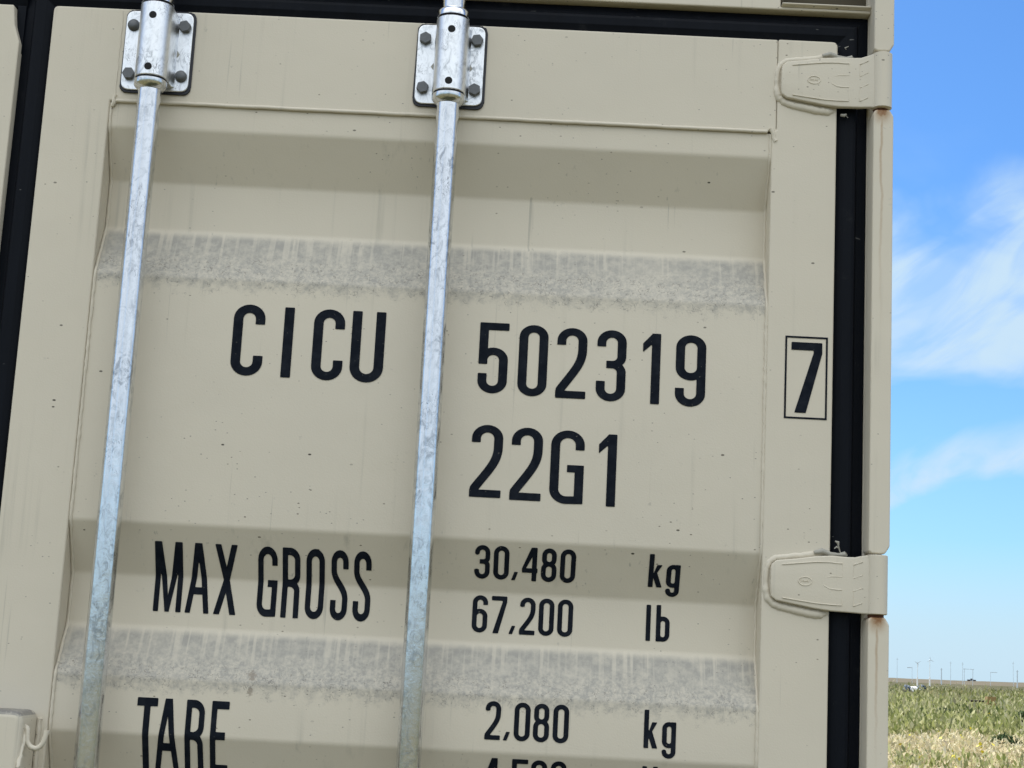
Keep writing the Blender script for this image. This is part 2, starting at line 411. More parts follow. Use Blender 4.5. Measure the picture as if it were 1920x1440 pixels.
def panel(X0, X1, y_off=0.0):
    bm = bmesh.new(); a, b = X0 + .0900, X1 - .0875
    n = 24
    rows = [[bm.verts.new((a + (b - a) * i / n, y + y_off, z)) for i in range(n + 1)] for z, y in SP]
    for r0, r1 in zip(rows, rows[1:]):
        for i in range(n): bm.faces.new((r0[i], r0[i + 1], r1[i + 1], r1[i]))
    bmesh.ops.recalc_face_normals(bm, faces=bm.faces)
    if sum(f.normal.y for f in bm.faces) > 0: bmesh.ops.reverse_faces(bm, faces=bm.faces)
    return bm
def wobble_bead(bm, p0, p1, r=.0016, step=.006, amp=.0006):
    p0, p1 = Vector(p0), Vector(p1); n = max(2, int((p1 - p0).length / step))
    pts = []; rr = []
    for i in range(n + 1):
        q = p0.lerp(p1, i / n) + Vector((random.uniform(-amp, amp), random.uniform(-amp, amp) * .5, random.uniform(-amp, amp)))
        pts.append(q); rr.append(r * random.uniform(.75, 1.3))
    tube(bm, pts, rr, 8)

door = link('door', leaf(root, LX0, LX1), PAINT, root, bevel=.0022, seg=3, label='right hand door leaf with black lettering')
pan = link('corrugated_panel', panel(LX0, LX1), PANEL, door, smooth=True, recalc=False)
bm = bmesh.new()
tube(bm, [(.131 + i * .0158, .0008 + random.uniform(-.0003, .0003), 2.2928 + random.uniform(-.0003, .0003)) for i in range(59)], .0028, 10)
for zz0, zz1 in ((2.289, .29),):
    # bead runs follow the panel's face
    pts = []; rr = []; pts2 = []
    n = 420
    for i in range(n + 1):
        z = zz0 + (zz1 - zz0) * i / n
        y = prof_y(z) - .0005
        pts.append(Vector((.1243 + random.uniform(-.0004, .0004), y, z))); rr.append(.0021 * random.uniform(.8, 1.25))
        pts2.append(Vector((1.0524 + random.uniform(-.0004, .0004), y, z)))
    link('weld_bead', bm, PAINT, door, smooth=True)
    bm = bmesh.new(); tube(bm, pts, rr, 8); link('weld_bead', bm, PAINT, door, smooth=True)
    bm = bmesh.new(); tube(bm, pts2, rr, 8); link('weld_bead', bm, PAINT, door, smooth=True)
    bm = bmesh.new()
wobble_bead(bm, (.1283, .0004, 2.296), (.1283, .0004, 2.427), .0012, .005, .0005)
link('weld_bead', bm, PAINT, door, smooth=True); bm = bmesh.new()
wobble_bead(bm, (.1255, .0004, 2.283), (.1290, .0000, 2.300), .0028, .004, .001)
link('weld_bead', bm, PAINT, door, smooth=True); bm = bmesh.new()
wobble_bead(bm, (1.0580, .0004, 2.279), (1.0520, .0002, 2.298), .0028, .004, .001)
link('weld_bead', bm, PAINT, door, smooth=True)

# gaskets: profile (offset outward from the leaf, y)
GP = [(0, .030), (0, .0125), (.006, .0095), (.0115, .0072), (.0130, .0064), (.024, .0060), (.0285, .0068), (.0310, .0130), (.0452, .0160), (.0452, .030)]
def gasket(X0, X1, prof):
    bm = bmesh.new(); rings = []
    for t, y in prof:
        rings.append([bm.verts.new(p) for p in ((X0 - t, y, ZB - t), (X1 + t, y, ZB - t), (X1 + t, y, ZT + t * .96), (X0 - t, y, ZT + t * .96))])
    for a, b in zip(rings, rings[1:]):
        for k in range(4): bm.faces.new((a[k], a[(k + 1) % 4], b[(k + 1) % 4], b[k]))
    return bm
# the vertical meeting gasket covers the gap between the leaves
GPL = [(t * .96, y) for t, y in GP]
link('door_gasket', gasket(LX0, LX1, GP), RUBBER, door, bevel=.0008, seg=2, ang=20)

# left leaf, mirrored
AX0, AX1 = -1.129, -.0145
bm = bmesh.new()
i0, i1 = AX0 + .090, AX1 - .0928
prism(bm, [(AX0, ZB), (i0, ZB), (i0, 2.2925), (AX0 + .084, 2.2965), (AX0 + .084, ZT), (AX0, ZT)], 0, .05)
prism(bm, [(AX1, ZB), (AX1 - .0005, 2.372), (AX1 - .0095, 2.398), (AX1 - .0135, ZT - .002), (AX1 - .099, ZT - .002), (AX1 - .099, 2.2925), (i1, 2.2915), (i1, ZB)], -.0006, .05)
prism(bm, [(AX0 + .0845, 2.2935), (AX1 - .0995, 2.2935), (AX1 - .0995, ZT - .0003), (AX0 + .0845, ZT - .0003)], .0004, .05)
prism(bm, [(i0 + .0005, ZB), (i1 - .0005, ZB), (i1 - .0005, .285), (i0 + .0005, .285)], .0004, .05)
door2 = link('door', bm, PAINT, root, bevel=.0022, seg=3, label='left hand door leaf, only its edge strip in view')
link('corrugated_panel', panel(AX0 - .003, AX1 + .003), PANEL, door2, smooth=True, recalc=False)
GL = [(t, y + .002) for t, y in GP]
bm = bmesh.new()
rings = []
for t, y in GL:
    rings.append([bm.verts.new(p) for p in ((AX1 + .002, y, ZB - t), (AX0 - t, y, ZB - t), (AX0 - t, y, ZT + t * .96), (AX1 + .002, y, ZT + t * .96))])
for a, b in zip(rings, rings[1:]):
    for k in range(3): bm.faces.new((a[k], a[(k + 1) % 4], b[(k + 1) % 4], b[k]))
bm2 = bm
box(bm2, AX1 - .012, AX1 + .0005, .012, .030, 2.36, ZT + .002)
link('door_gasket', bm2, RUBBER, door2, bevel=.0008, ang=20)

# header, sill, posts
bm = bmesh.new()
zh = 2.4745
NX0, NX1 = 1.062, 1.1905
prism(bm, [(-1.19 + .0155, zh), (NX1, zh), (NX1, 2.4790), (NX0, 2.4790), (NX0, 2.591), (-1.19 + .0155, 2.591)], -.001, .09)
link('header', bm, PAINT, root, bevel=.003, seg=3)
m_, n_, b_ = mat('shade_toned_casting', (.075, .065, .045), .85, spec=.15)  # dark brown carries the shade of the recess in its colour
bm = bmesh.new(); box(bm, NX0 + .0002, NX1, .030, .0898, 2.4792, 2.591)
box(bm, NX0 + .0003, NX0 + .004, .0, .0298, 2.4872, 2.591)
link('corner_casting', bm, m_, root, label='pocket of the top corner casting, its shade put into the dark colour')
bm = bmesh.new()
prism(bm, [(.006, 2.4792), (-.0070, 2.4834), (-.0070, 2.4812), (-.0005, 2.4791)], NX0 + .001, NX1 - .001, 'x')
link('recess_lip', bm, PAINT, root, bevel=.001)
bm = bmesh.new(); box(bm, -1.19, 1.19, -.004, .10, .0, .108)
link('door_sill', bm, PAINT, root, bevel=.004)
# rear gasket seat: dark steel behind the rubber
bm = bmesh.new(); box(bm, -1.1900, 1.1900, .0905, .11, .11, 2.59)
link('rear_frame', bm, PAINT, root)
KN = [(2.3270, 2.4082), (1.6285, 1.7072), (.9300, 1.0087), (.2315, .3102)]       # knuckle height spans
def corner_post(sgn, label):
    cx = .0445 - .0445
    X = lambda x: x if sgn > 0 else -x + .0
    bm = bmesh.new()
    # post body behind the lug
    def bx(x0, x1, y0, y1, z0, z1):
        a, b = sorted((X(x0), X(x1))); box(bm, a, b, y0, y1, z0, z1)
    bx(1.1898, 1.2150, .012, .16, .0, 2.591)
    o = link('corner_post', bm, PAINT, root, bevel=.003, label=label)
    # lug bar segments between the hinge knuckles
    edges = [2.60] + [v for k in KN for v in (k[1] + .0012, k[0] - .0035)] + [.0]
    for a, b in zip(edges[::2], edges[1::2]):
        bm = bmesh.new()
        top, bot = a, b
        ch = .010
        pts = [(1.1900, bot + ch * .3), (1.1935, bot), (1.2115, bot), (1.2178, bot + ch), (1.2178, top - ch * .9), (1.2125, top), (1.1935, top), (1.1900, top - ch * .4)]
        pts = [(X(x), z) for x, z in pts]
        prism(bm, pts, -.026, .0118)
        link('hinge_lug', bm, POST if sgn > 0 else PAINT, o, bevel=.0055, seg=4, ang=25)
    return o
cp = corner_post(1, 'right corner post with rust runs under the hinges')
corner_post(-1, 'left corner post')

# hinges
def hinge(zk0, zk1, sgn=1, parent=None, first=True):
    """forged blade hinge; zk0..zk1 is the knuckle height"""
    zc = (zk0 + zk1) / 2
    X = (lambda x: x) if sgn > 0 else (lambda x: -x + (LX0 + AX1) * 0)
    e = empty('hinge', (0, 0, 0), parent, label='flat forged hinge blade on the door edge')
    # outline in the door plane (x, dz)
    h = (zk1 - zk0) / 2
    top = [(1.0640, .0150), (1.0655, .0215), (1.0720, .0270), (1.0960, .0300), (1.1240, .0345), (1.1450, .0362), (1.1630, .0352), (1.1745, .0352), (1.1830, .0372), (1.1935, h - .0006), (1.2030, h)]
    bot = [(1.0640, -.0150), (1.0655, -.0215), (1.0720, -.0265), (1.0960, -.0305), (1.1240, -.0350), (1.1450, -.0372), (1.1630, -.0378), (1.1745, -.0382), (1.1830, -.0388), (1.1935, -h + .0002), (1.2030, -h)]
    yf = lambda x: np.interp(x, [1.06, 1.072, 1.135, 1.155, 1.176, 1.190, 1.2030], [-.0095, -.0100, -.0105, -.0125, -.0155, -.0225, -.0300])
    bm = bmesh.new(); m = 5
    cols = []
    for (x, zt), (_, zb) in zip(top, bot):
        y = yf(x); col = []
        for back in (0, 1):
            for j in range(m + 1):
                u = j / m; z = zb + (zt - zb) * u
                yy = y if not back else max(y + .009, -.0012 if x < 1.15 else y + .009)
                if not back and j in (0, m): yy = y + .0012
                col.append(bm.verts.new((X(x), yy, zc + z)))
        cols.append(col)
    for a, b in zip(cols, cols[1:]):
        for j in range(m):
            bm.faces.new((a[j], b[j], b[j + 1], a[j + 1]))
            bm.faces.new((a[m + 1 + j], a[m + 2 + j], b[m + 2 + j], b[m + 1 + j]))
        bm.faces.new((a[m], b[m], b[2 * m + 1], a[2 * m + 1])); bm.faces.new((a[0], a[m + 1], b[m + 1], b[0]))
    for c, fl in ((cols[0], 0), (cols[-1], 1)):
        for j in range(m): bm.faces.new((c[j], c[j + 1], c[m + 2 + j], c[m + 1 + j]))
    link('hinge_blade', bm, PAINT, e, smooth=True, bevel=.0016, seg=3, ang=40)
    # knuckle barrel
    bm = bmesh.new()
    lathe(bm, X(1.2030), -.0160, [(.0125, zk0 + .0002), (.0140, zk0 + .0012), (.0142, zk1 - .0012), (.0125, zk1 - .0002)], 32)
    link('hinge_knuckle', bm, PAINT, e, smooth=True)
    bm = bmesh.new(); lathe(bm, X(1.2030), -.012, [(.0105, zk0 - .0052), (.0105, zk0 + .0004)], 24)
    link('hinge_pin', bm, RUSTY, e, smooth=True)
    # pressed ridge lines on the blade, and the maker's oval
    bm = bmesh.new()
    def line(pts, r=.0007):
        tube(bm, [(X(x), yf(x) + .0001, zc + z) for x, z in pts], r * .9, 8)
    line([(1.079, .0213), (1.100, .0240), (1.124, .0268), (1.142, .0272), (1.152, .0262), (1.158, .0262)], .00095)
    line([(1.080, -.0225), (1.100, -.0250), (1.124, -.0277), (1.142, -.0287), (1.158, -.0290)], .0008)
    line([(1.138, .0070), (1.144, .0085), (1.158, .0085)], .0007)
    line([(1.134, -.0035), (1.141, -.0075), (1.148, -.0085), (1.158, -.0088)], .001)
    for z in (.0262, .0085, -.0085, -.0280): line([(1.1725, z - .001), (1.1765, z), (1.1835, z + .0030)], .0008)
    line([(1.1580, .0262), (1.1585, .0085)], .00045); line([(1.1580, -.009), (1.1580, -.0285)], .00045)
    line([(1.1725, .0262), (1.1722, .009)], .00045); line([(1.1725, -.009), (1.1722, -.0285)], .00045)
    link('pressed_ridge', bm, PAINT, e, smooth=True)
    bm = bmesh.new(); ox, oz, ra, rb = 1.1095, .0005, .0088, .0056
    tube(bm, [(X(ox + ra * math.cos(t * math.pi / 14)), yf(ox) - .0002, zc + oz + rb * math.sin(t * math.pi / 14)) for t in range(28)] + [(X(ox + ra), yf(ox) - .0002, zc + oz)], .00062, 6)
    for s in ([(-.0055, -.0018), (-.0052, .0018), (-.0032, 0), (-.0015, .0018), (-.0012, -.0018)], [(.0008, -.0018), (.0024, .0018), (.0042, -.0018), (.0056, .0016)], [(-.0050, 0), (.0050, .0001)]):
        tube(bm, [(X(ox + a), yf(ox) - .0001, zc + oz + b) for a, b in s], .00042, 5)
    link('embossed_oval', bm, PAINT, e, smooth=True)
    # caulk bead round the blade where it meets the stile
    bm = bmesh.new()
    path = [(1.1420, -.0405), (1.1300, -.0422), (1.1150, -.0408), (1.0950, -.0372), (1.0790, -.0342), (1.0690, -.0305), (1.0620, -.0235), (1.0595, -.0140), (1.0590, .0), (1.0598, .0140), (1.0630, .0240), (1.0710, .0305), (1.0850, .0325), (1.1050, .0345), (1.1250, .0385), (1.1420, .0402)]
    P = []
    for a, b in zip(path, path[1:]):
        for j in range(5):
            u = j / 5; P.append((a[0] + (b[0] - a[0]) * u, a[1] + (b[1] - a[1]) * u))
    P.append(path[-1])
    rr = []
    pts = []
    for i, (x, z) in enumerate(P):
        pts.append((X(x), .0014, zc + z + random.uniform(-.0004, .0004)))
        rr.append((.0056 if z < -.01 else .0042) * random.uniform(.93, 1.07) * float(np.interp(x, [1.06, 1.12, 1.132, 1.142], [1, 1.15, 1.1, .35])))
    tube(bm, pts, rr, 10)
    link('sealant_bead', bm, PAINT, e, smooth=True)
    # grey caulk blob over the gasket
    bm = bmesh.new()
    tube(bm, [(X(1.122), -.004, zc + .0395), (X(1.133), -.004, zc + .042), (X(1.144), -.003, zc + .0385), (X(1.156), -.001, zc + .0385), (X(1.163), .000, zc + .0395), (X(1.1665), .001, zc + .0375)], [.0025, .004, .003, .0022, .0040, .0020], 10)
    link('caulk_blob', bm, CAULK, e, smooth=True)
    return e
for k in KN: hinge(*k, 1, door)
# ragged caulk strings at the two hinges in view
bm = bmesh.new()
CB = []
def nb():
    CB.append(bmesh.new()); return CB[-1]
tube(nb(), [(1.158, .0, 1.709), (1.155, -.002, 1.715), (1.152, -.003, 1.7165), (1.149, -.003, 1.714)], [.0010, .0007, .0014, .0006], 6)
tube(nb(), [(1.157, .0, 1.711), (1.1545, -.002, 1.718), (1.1540, -.003, 1.7225), (1.1500, -.003, 1.7240)], [.0008, .0012, .0022, .0009], 6)
tube(nb(), [(1.156, .0, 2.4195), (1.154, -.001, 2.4215), (1.159, -.001, 2.4240)], [.0006, .0011, .0004], 6)
tube(nb(), [(1.1500, .0, 2.3220), (1.1540, -.003, 2.3205), (1.1570, -.003, 2.3225)], [.0022, .0024, .0014], 6)
tube(nb(), [(1.1560, .0, 2.3225), (1.1590, -.003, 2.3175)], [.0007, .0004], 6)
for bm in CB: link('caulk_string', bm, CAULK, door, smooth=True)

# locking rods with their guide brackets
def rod_unit(xc, round_bolts):
    yc = -.0350
    e = empty('lock_rod', (0, 0, 0), root, label='galvanised vertical lock rod')
    bm = bmesh.new(); lathe(bm, xc, yc, [(.0160, .12), (.0160, 2.60)], 48)
    link('rod', bm, GALV, e, smooth=True)
    for zb, full in ((2.3665, True), (1.02, False), (.40, False)):
        br = empty('guide_bracket', (0, 0, 0), root, label='galvanised rod guide plate with sleeve and four bolts') if full else e
        pc = xc - .0025
        bm = bmesh.new()
        pl = roundpoly([(pc - .0475, zb - .0585), (pc + .0475, zb - .0585), (pc + .0475, zb + .0585), (pc - .0475, zb + .0585)], .012, 6)
        prism(bm, pl, -.0055, -.0002)
        link('bracket_plate', bm, GALVP, br, bevel=.0010, seg=2)
        bm = bmesh.new()
        out = []
        for i, (x, z) in enumerate(roundpoly([(pc - .0502, zb - .0625), (pc + .0508, zb - .0630), (pc + .0508, zb + .0618), (pc - .0490, zb + .0612)], .013, 10)):
            out.append((x + random.uniform(-.0005, .0005), z + random.uniform(-.0005, .0005)))
        prism(bm, out, -.0028, -.0001)
        link('black_sealant', bm, SEAL, br, bevel=.0012, seg=2)
        # sleeve: U wrap
        r = .0226; bm = bmesh.new()
        pts = [(xc - r - .0035, -.0056), (xc - r - .0006, -.0085), (xc - r, -.013), (xc - r, yc)] + [(xc - r * math.cos(a), yc - r * math.sin(a)) for a in np.linspace(.12, math.pi - .12, 22)] + [(xc + r, yc), (xc + r, -.013), (xc + r + .0006, -.0085), (xc + r + .0035, -.0056)]
        prism(bm, pts, zb - .0535, zb + .0535, 'z')
        link('sleeve', bm, GALVP, br, smooth=True, bevel=.0010, seg=2, ang=50)
        # holes, and a black ring painted for the shade in the sleeve bore
        for hz in (.0325, -.0425):
            bm = bmesh.new()
            pts = [(xc + .0052 * math.cos(a), zb + hz + .0052 * math.sin(a)) for a in np.linspace(0, 2 * math.pi, 20, endpoint=False)]
            prism(bm, pts, yc - r - .0002, yc - r + .004)
            link('pin_hole', bm, HOLE, br)
        bm = bmesh.new()
        lathe(bm, xc, yc, [(.0212, zb - .0562), (.0212, zb + .0562)], 40)
        link('bore_shadow_ring', bm, HOLE, br, smooth=True)
        # bolts
        for i, (sx, sz) in enumerate(((-1, 1), (1, 1), (-1, -1), (1, -1))):
            bx_, bz_ = pc + sx * .0365, zb + sz * .0365
            bm = bmesh.new(); a0 = R_(random.uniform(0, 60))
            if i in round_bolts:
                rings = []
                for rr, yy in ((.0086, -.0057), (.0084, -.0085), (.0068, -.0112), (.0040, -.0126)):
                    rings.append([bm.verts.new((bx_ + rr * math.cos(t), yy, bz_ + rr * math.sin(t))) for t in np.linspace(0, 2 * math.pi, 20, endpoint=False)])
                for A, B in zip(rings, rings[1:]):
                    for k in range(20): bm.faces.new((A[k], A[(k + 1) % 20], B[(k + 1) % 20], B[k]))
                bm.faces.new(rings[-1])
                link('bolt', bm, BOLT, br, smooth=True)
            else:
                prism(bm, [(bx_ + .0090 * math.cos(a0 + k * math.pi / 3), bz_ + .0090 * math.sin(a0 + k * math.pi / 3)) for k in range(6)], -.0130, -.0057)
                link('bolt', bm, BOLT, br, bevel=.0009, seg=2)
        # side windows of the sleeve base
        for s in (-1, 1):
            bm = bmesh.new(); c = xc + s * (r + .0025)
            prism(bm, [(c - .0045, zb - .004), (c, zb - .0095), (c + .0045, zb - .004), (c, zb + .0025)], -.0060, -.0052)
            link('base_slot', bm, CAULK, br)
        # collars on the rod, above and below the sleeve
        for s in (-1, 1):
            z1 = zb + s * .0560
            pr = [(.0205, z1), (.0224, z1 + s * .0006), (.0225, z1 + s * .0075), (.0212, z1 + s * .0095), (.0180, z1 + s * .0125), (.0158, z1 + s * .0140)]
            if s < 0: pr = pr[::-1]
            bm = bmesh.new(); lathe(bm, xc, yc, pr, 40)
            link('collar', bm, GALV, e, smooth=True)
    return e
rod_unit(.1860, (0, 3))
rod_unit(.6000, ())
for xc in (-1.03, -.50): rod_unit(xc, ())

# lock box on the left stile, with hook
bm = bmesh.new()
pts = roundpoly([(-.075, 1.215), (.1085, 1.215), (.1085, 1.4505), (-.075, 1.4505)], [0, 0, .013, .013], 6)
prism(bm, pts, -.0700, -.0008)
lb = link('lock_box', bm, DUSTTOP, root, bevel=.008, seg=4, label='welded steel lock box with a small wire hook')
bm = bmesh.new()
hp = [(.1070, -.050, 1.4310), (.1115, -.052, 1.4290), (.1122, -.053, 1.4180), (.1135, -.053, 1.4110), (.1175, -.053, 1.4060), (.1240, -.053, 1.4040), (.1300, -.053, 1.4065), (.1340, -.053, 1.4130), (.1360, -.053, 1.4220), (.1368, -.053, 1.4275)]
P = []
for i in range(len(hp) - 1):
    a, b = Vector(hp[i]), Vector(hp[i + 1])
    for j in range(4): P.append(a.lerp(b, j / 4))
P.append(Vector(hp[-1]))
for _ in range(3): P = [P[0]] + [(P[i - 1] + P[i] * 2 + P[i + 1]) / 4 for i in range(1, len(P) - 1)] + [P[-1]]
tube(bm, P, .0033, 12)
link('hook', bm, PAINT, lb, smooth=True)
bm = bmesh.new(); wobble_bead(bm, (.1090, -.0690, 1.380), (.1090, -.0500, 1.4300), .0025, .004, .0008)
wobble_bead(bm, (.1105, -.0010, 1.225), (.1105, -.0010, 1.440), .0032, .006, .0006);
link('weld_bead', bm, PAINT, lb, smooth=True)

# body of the container
def side_wall(x, sgn):
    bm = bmesh.new(); pts = []; y = .16; per = .276
    while y < 5.95:
        for dy, d in ((0, 0), (.07, 0), (.138, .036), (.208, .036)): pts.append((min(y + dy, 5.95), x - sgn * d))
        y += per
    A = [bm.verts.new((px, py, .16)) for py, px in pts]; B = [bm.verts.new((px, py, 2.50)) for py, px in pts]
    for i in range(len(pts) - 1): bm.faces.new((A[i], A[i + 1], B[i + 1], B[i]))
    box(bm, min(x, x - sgn * .06), max(x, x - sgn * .06), .16, 5.95, 2.5005, 2.575)
    box(bm, min(x, x - sgn * .06), max(x, x - sgn * .06), .16, 5.95, .0, .1595)
    return link('side_wall', bm, PAINT, root)
side_wall(1.213, 1); side_wall(-1.213, -1)
bm = bmesh.new(); box(bm, -1.21, 1.21, .115, 6.04, 2.5755, 2.5885); link('roof', bm, PAINT, root)
bm = bmesh.new(); box(bm, -1.15, 1.15, .115, 6.0, .11, .15); link('floor', bm, PAINT, root)
bm = bmesh.new(); box(bm, -1.21, 1.21, 5.952, 6.05, .0, 2.575); link('front_wall', bm, PAINT, root)

# ------------------------------------------------------------------ lettering
# glyphs are built in stroke units (upright stroke = 1 wide, level stroke = 1 high) from a distance field
def seg_box(X, Z, a, b, hw=.5):
    a = np.array(a, float); b = np.array(b, float); d = b - a; L = math.hypot(*d)
    if L < 1e-9: return np.full(X.shape, -9.)
    d /= L; u = (X - a[0]) * d[0] + (Z - a[1]) * d[1]; v = -(X - a[0]) * d[1] + (Z - a[1]) * d[0]
    return np.minimum(hw - np.abs(v), np.minimum(u, L - u) + 1e-3)
def stroke(X, Z, pts, hw=.5):
    F = np.full(X.shape, -9.)
    for a, b in zip(pts, pts[1:]): F = np.maximum(F, seg_box(X, Z, a, b, hw))
    for p in pts[1:-1]: F = np.maximum(F, hw - np.hypot(X - p[0], Z - p[1]))
    return F
def pgon(X, Z, pts):
    """signed distance, positive inside, for a simple polygon"""
    D = np.full(X.shape, 1e9); S = np.zeros(X.shape, bool); n = len(pts)
    for i in range(n):
        x0, z0 = pts[i]; x1, z1 = pts[(i + 1) % n]
        dx, dz = x1 - x0, z1 - z0; t = np.clip(((X - x0) * dx + (Z - z0) * dz) / (dx * dx + dz * dz), 0, 1)
        D = np.minimum(D, np.hypot(X - x0 - t * dx, Z - z0 - t * dz))
        c = ((z0 > Z) != (z1 > Z)) & (X < (x1 - x0) * (Z - z0) / (z1 - z0 + 1e-12) + x0)
        S ^= c
    return np.where(S, D, -D)
def rect(X, Z, x0, x1, z0, z1): return np.minimum(np.minimum(X - x0, x1 - X), np.minimum(Z - z0, z1 - Z))
def arc(cx, cz, rx, rz, a0, a1, n=14):
    return [(cx + rx * math.cos(R_(a0 + (a1 - a0) * i / n)), cz + rz * math.sin(R_(a0 + (a1 - a0) * i / n))) for i in range(n + 1)]
def bez(p0, p1, p2, p3, n=18):
    out = []
    for i in range(n + 1):
        t = i / n; s = 1 - t
        out.append(tuple(s ** 3 * p0[k] + 3 * s * s * t * p1[k] + 3 * s * t * t * p2[k] + t ** 3 * p3[k] for k in (0, 1)))
    return out
def glyph(ch, w, h, X, Z, xh=None):
    a = .5; r = (w - 1) / 2; c = w / 2; S = lambda p: stroke(X, Z, p); G = lambda p: pgon(X, Z, p); RC = lambda *q: rect(X, Z, *q)
    rz = max(r, r * 1.02)
    top = arc(c, h - a - rz, r, rz, 180, 0); bottom = arc(c, a + rz, r, rz, 360, 180)
    mx = lambda *f: np.maximum.reduce(f)
    ring = lambda z0, z1, x0=0, x1=w: S([( x0 + a, z0 + a + (x1 - x0 - 1) / 2)] + arc((x0 + x1) / 2, z1 - a - (x1 - x0 - 1) / 2, (x1 - x0 - 1) / 2, (x1 - x0 - 1) / 2, 180, 0) + arc((x0 + x1) / 2, z0 + a + (x1 - x0 - 1) / 2, (x1 - x0 - 1) / 2, (x1 - x0 - 1) / 2, 360, 180) + [(x0 + a, z0 + a + (x1 - x0 - 1) / 2 + .3)])
    if ch in '0O': return ring(0, h)
    if ch == 'C': return S([(w - a, .725 * h), (w - a, h - a - rz)] + top[::-1] + arc(c, a + rz, r, rz, 180, 360) + [(w - a, .285 * h)])
    if ch in 'Il': return RC(0, w, 0, h)
    if ch == 'U': return S([(a, h), (a, a + rz)] + arc(c, a + rz, r, rz, 180, 360) + [(w - a, h)])
    if ch == '5':
        yt = .648 * h - a
        return mx(RC(0, w, h - 1, h), RC(0, 1, .41 * h, h), S(arc(c, yt - r, r, r, 180, 0) + bottom + [(a, .28 * h)]))
    if ch == '2':
        d = bez((w - a, h * .70), (w - a, h * .50), (.62 * w, .40 * h), (a + .05, .10 * h + .25))
        F = S([(a, .755 * h), (a, h - a - rz)] + top + [(w - a, h * .72)] + d + [(a - .1, .02 * h)])
        F = np.minimum(F, mx(X - 0, np.full(X.shape, -9.)))
        F = np.minimum(F, Z)
        return mx(F, RC(0, w, 0, 1), RC(0, 1.0, 0, .10 * h))
    if ch == '3':
        m = .515 * h; r2x = r * .9; r2z = .112 * h
        A = [(a, .765 * h), (a, h - a - rz)] + top + [(w - a, m + r2z)] + arc(w - a - r2x, m + r2z, r2x, r2z, 0, -90, 10) + [(.33 * w, m)]
        B = [(.33 * w, m)] + arc(w - a - r2x, m - r2z, r2x, r2z, 90, 0, 10) + bottom + [(a, .28 * h)]
        return mx(S(A), S(B))
    if ch == '1': return mx(RC(w - 1, w, 0, h), G([(w, h), (w - .92, h), (0, .855 * h), (0, .727 * h), (w - .98, .845 * h)]))
    if ch == '6':
        t = .635 * h
        return mx(ring(0, t), S([(a, a + rz), (a, h - a - rz)] + top + [(w - a, .745 * h)]))
    if ch == '9':
        return glyph('6', w, h, w - X, h - Z)
    if ch == '7': return mx(RC(0, w, h - 1, h), G([(w, h - .5), (w, .845 * h), (.50 * w, 0), (.13 * w, 0), (w - 1.05 * (.9 if w < 4 else 1), .855 * h), (w - 1.0, h - .5)]))
    if ch == '4':
        o = G([(.56 * w, h), (.94 * w, h), (.94 * w, 0), (.94 * w - 1, 0), (.94 * w - 1, .245 * h), (0, .245 * h), (0, .245 * h + .95)])
        i = G([(.94 * w - 1, .72 * h), (.94 * w - 1, .245 * h + 1), (.26 * w, .245 * h + 1)])
        return mx(np.minimum(o, -i), RC(.5 * w, w, .245 * h, .245 * h + 1))
    if ch == '8': return mx(ring(0, .53 * h + .5), ring(.53 * h - .5, h, .03 * w, .97 * w))
    if ch == ',': return G([(.45 * w, h), (w, h), (.55 * w, 0), (0, 0)])
    if ch == 'G': return mx(S([(w - a, .735 * h), (w - a, h - a - rz)] + top[::-1] + arc(c, a + rz, r, rz, 180, 270) + [(w - .02, a + .06)]), RC(w - 1, w, .12, .53 * h), RC(.5 * w, w, .53 * h - .95, .53 * h))
    if ch == 'M': return mx(RC(0, .19 * w, 0, h), RC(.81 * w, w, 0, h), G([(.03 * w, h), (.26 * w, h), (.575 * w, 0), (.425 * w, 0)]), G([(.97 * w, h), (.74 * w, h), (.425 * w, 0), (.575 * w, 0)]))
    if ch == 'A': return mx(G([(0, 0), (.22 * w, 0), (.545 * w, h * .88), (.65 * w, h), (.35 * w, h)]), G([(w, 0), (.78 * w, 0), (.455 * w, h * .88), (.35 * w, h), (.65 * w, h)]), RC(.16 * w, .84 * w, .27 * h, .27 * h + 1))
    if ch == 'X': return mx(G([(0, h), (.27 * w, h), (w, 0), (.73 * w, 0)]), G([(w, h), (.73 * w, h), (0, 0), (.27 * w, 0)]))
    if ch == 'R':
        m = .50 * h; q = (w - 1) * .62; qz = q * .8
        return mx(RC(0, 1, 0, h), S([(.3, h - a)] + arc(w - a - q, h - a - qz, q, qz, 90, 0, 10) + [(w - a, m + a + qz)] + arc(w - a - q, m + qz, q, qz, 0, -90, 10) + [(.3, m)]),
                  S([(w * .45, m)] + arc(w - a - q, m - qz, q - .05, qz, 90, 0, 10) + [(w - a + .02, 0)]))
    if ch == 'S':
        d = bez((a, h * .715), (a, .56 * h), (w - a, .47 * h), (w - a, .30 * h))
        return S([(w - a, .735 * h), (w - a, h - a - rz)] + top[::-1] + d + bottom + [(a, .29 * h)])
    if ch == 'T': return mx(RC(0, w, h - 1, h), RC(c - .5, c + .5, 0, h))
    if ch == 'E': return mx(RC(0, 1, 0, h), RC(0, w, h - 1, h), RC(0, w, 0, 1), RC(0, w * .86, .50 * h - .35, .50 * h + .65))
    if ch == 'k': return mx(RC(0, 1, 0, h), G([(w * .95, .68 * h), (w * .58, .68 * h), (.9, .38 * h), (.9, .24 * h)]), G([(w, 0), (w * .62, 0), (w * .30, .34 * h), (w * .60, .44 * h)]))
    if ch == 'b': return mx(RC(0, 1, 0, h), ring(0, .69 * h))
    if ch == 'g':                                   # h counts from the tail to the top of the bowl
        bl = .285 * h
        return mx(ring(bl, h), RC(w - 1, w, bl * .8, h * 1.0), S([(w - a, bl + 1), (w - a, a + rz)] + arc(c, a + rz, r, rz, 360, 180) + [(a, .19 * h)]))
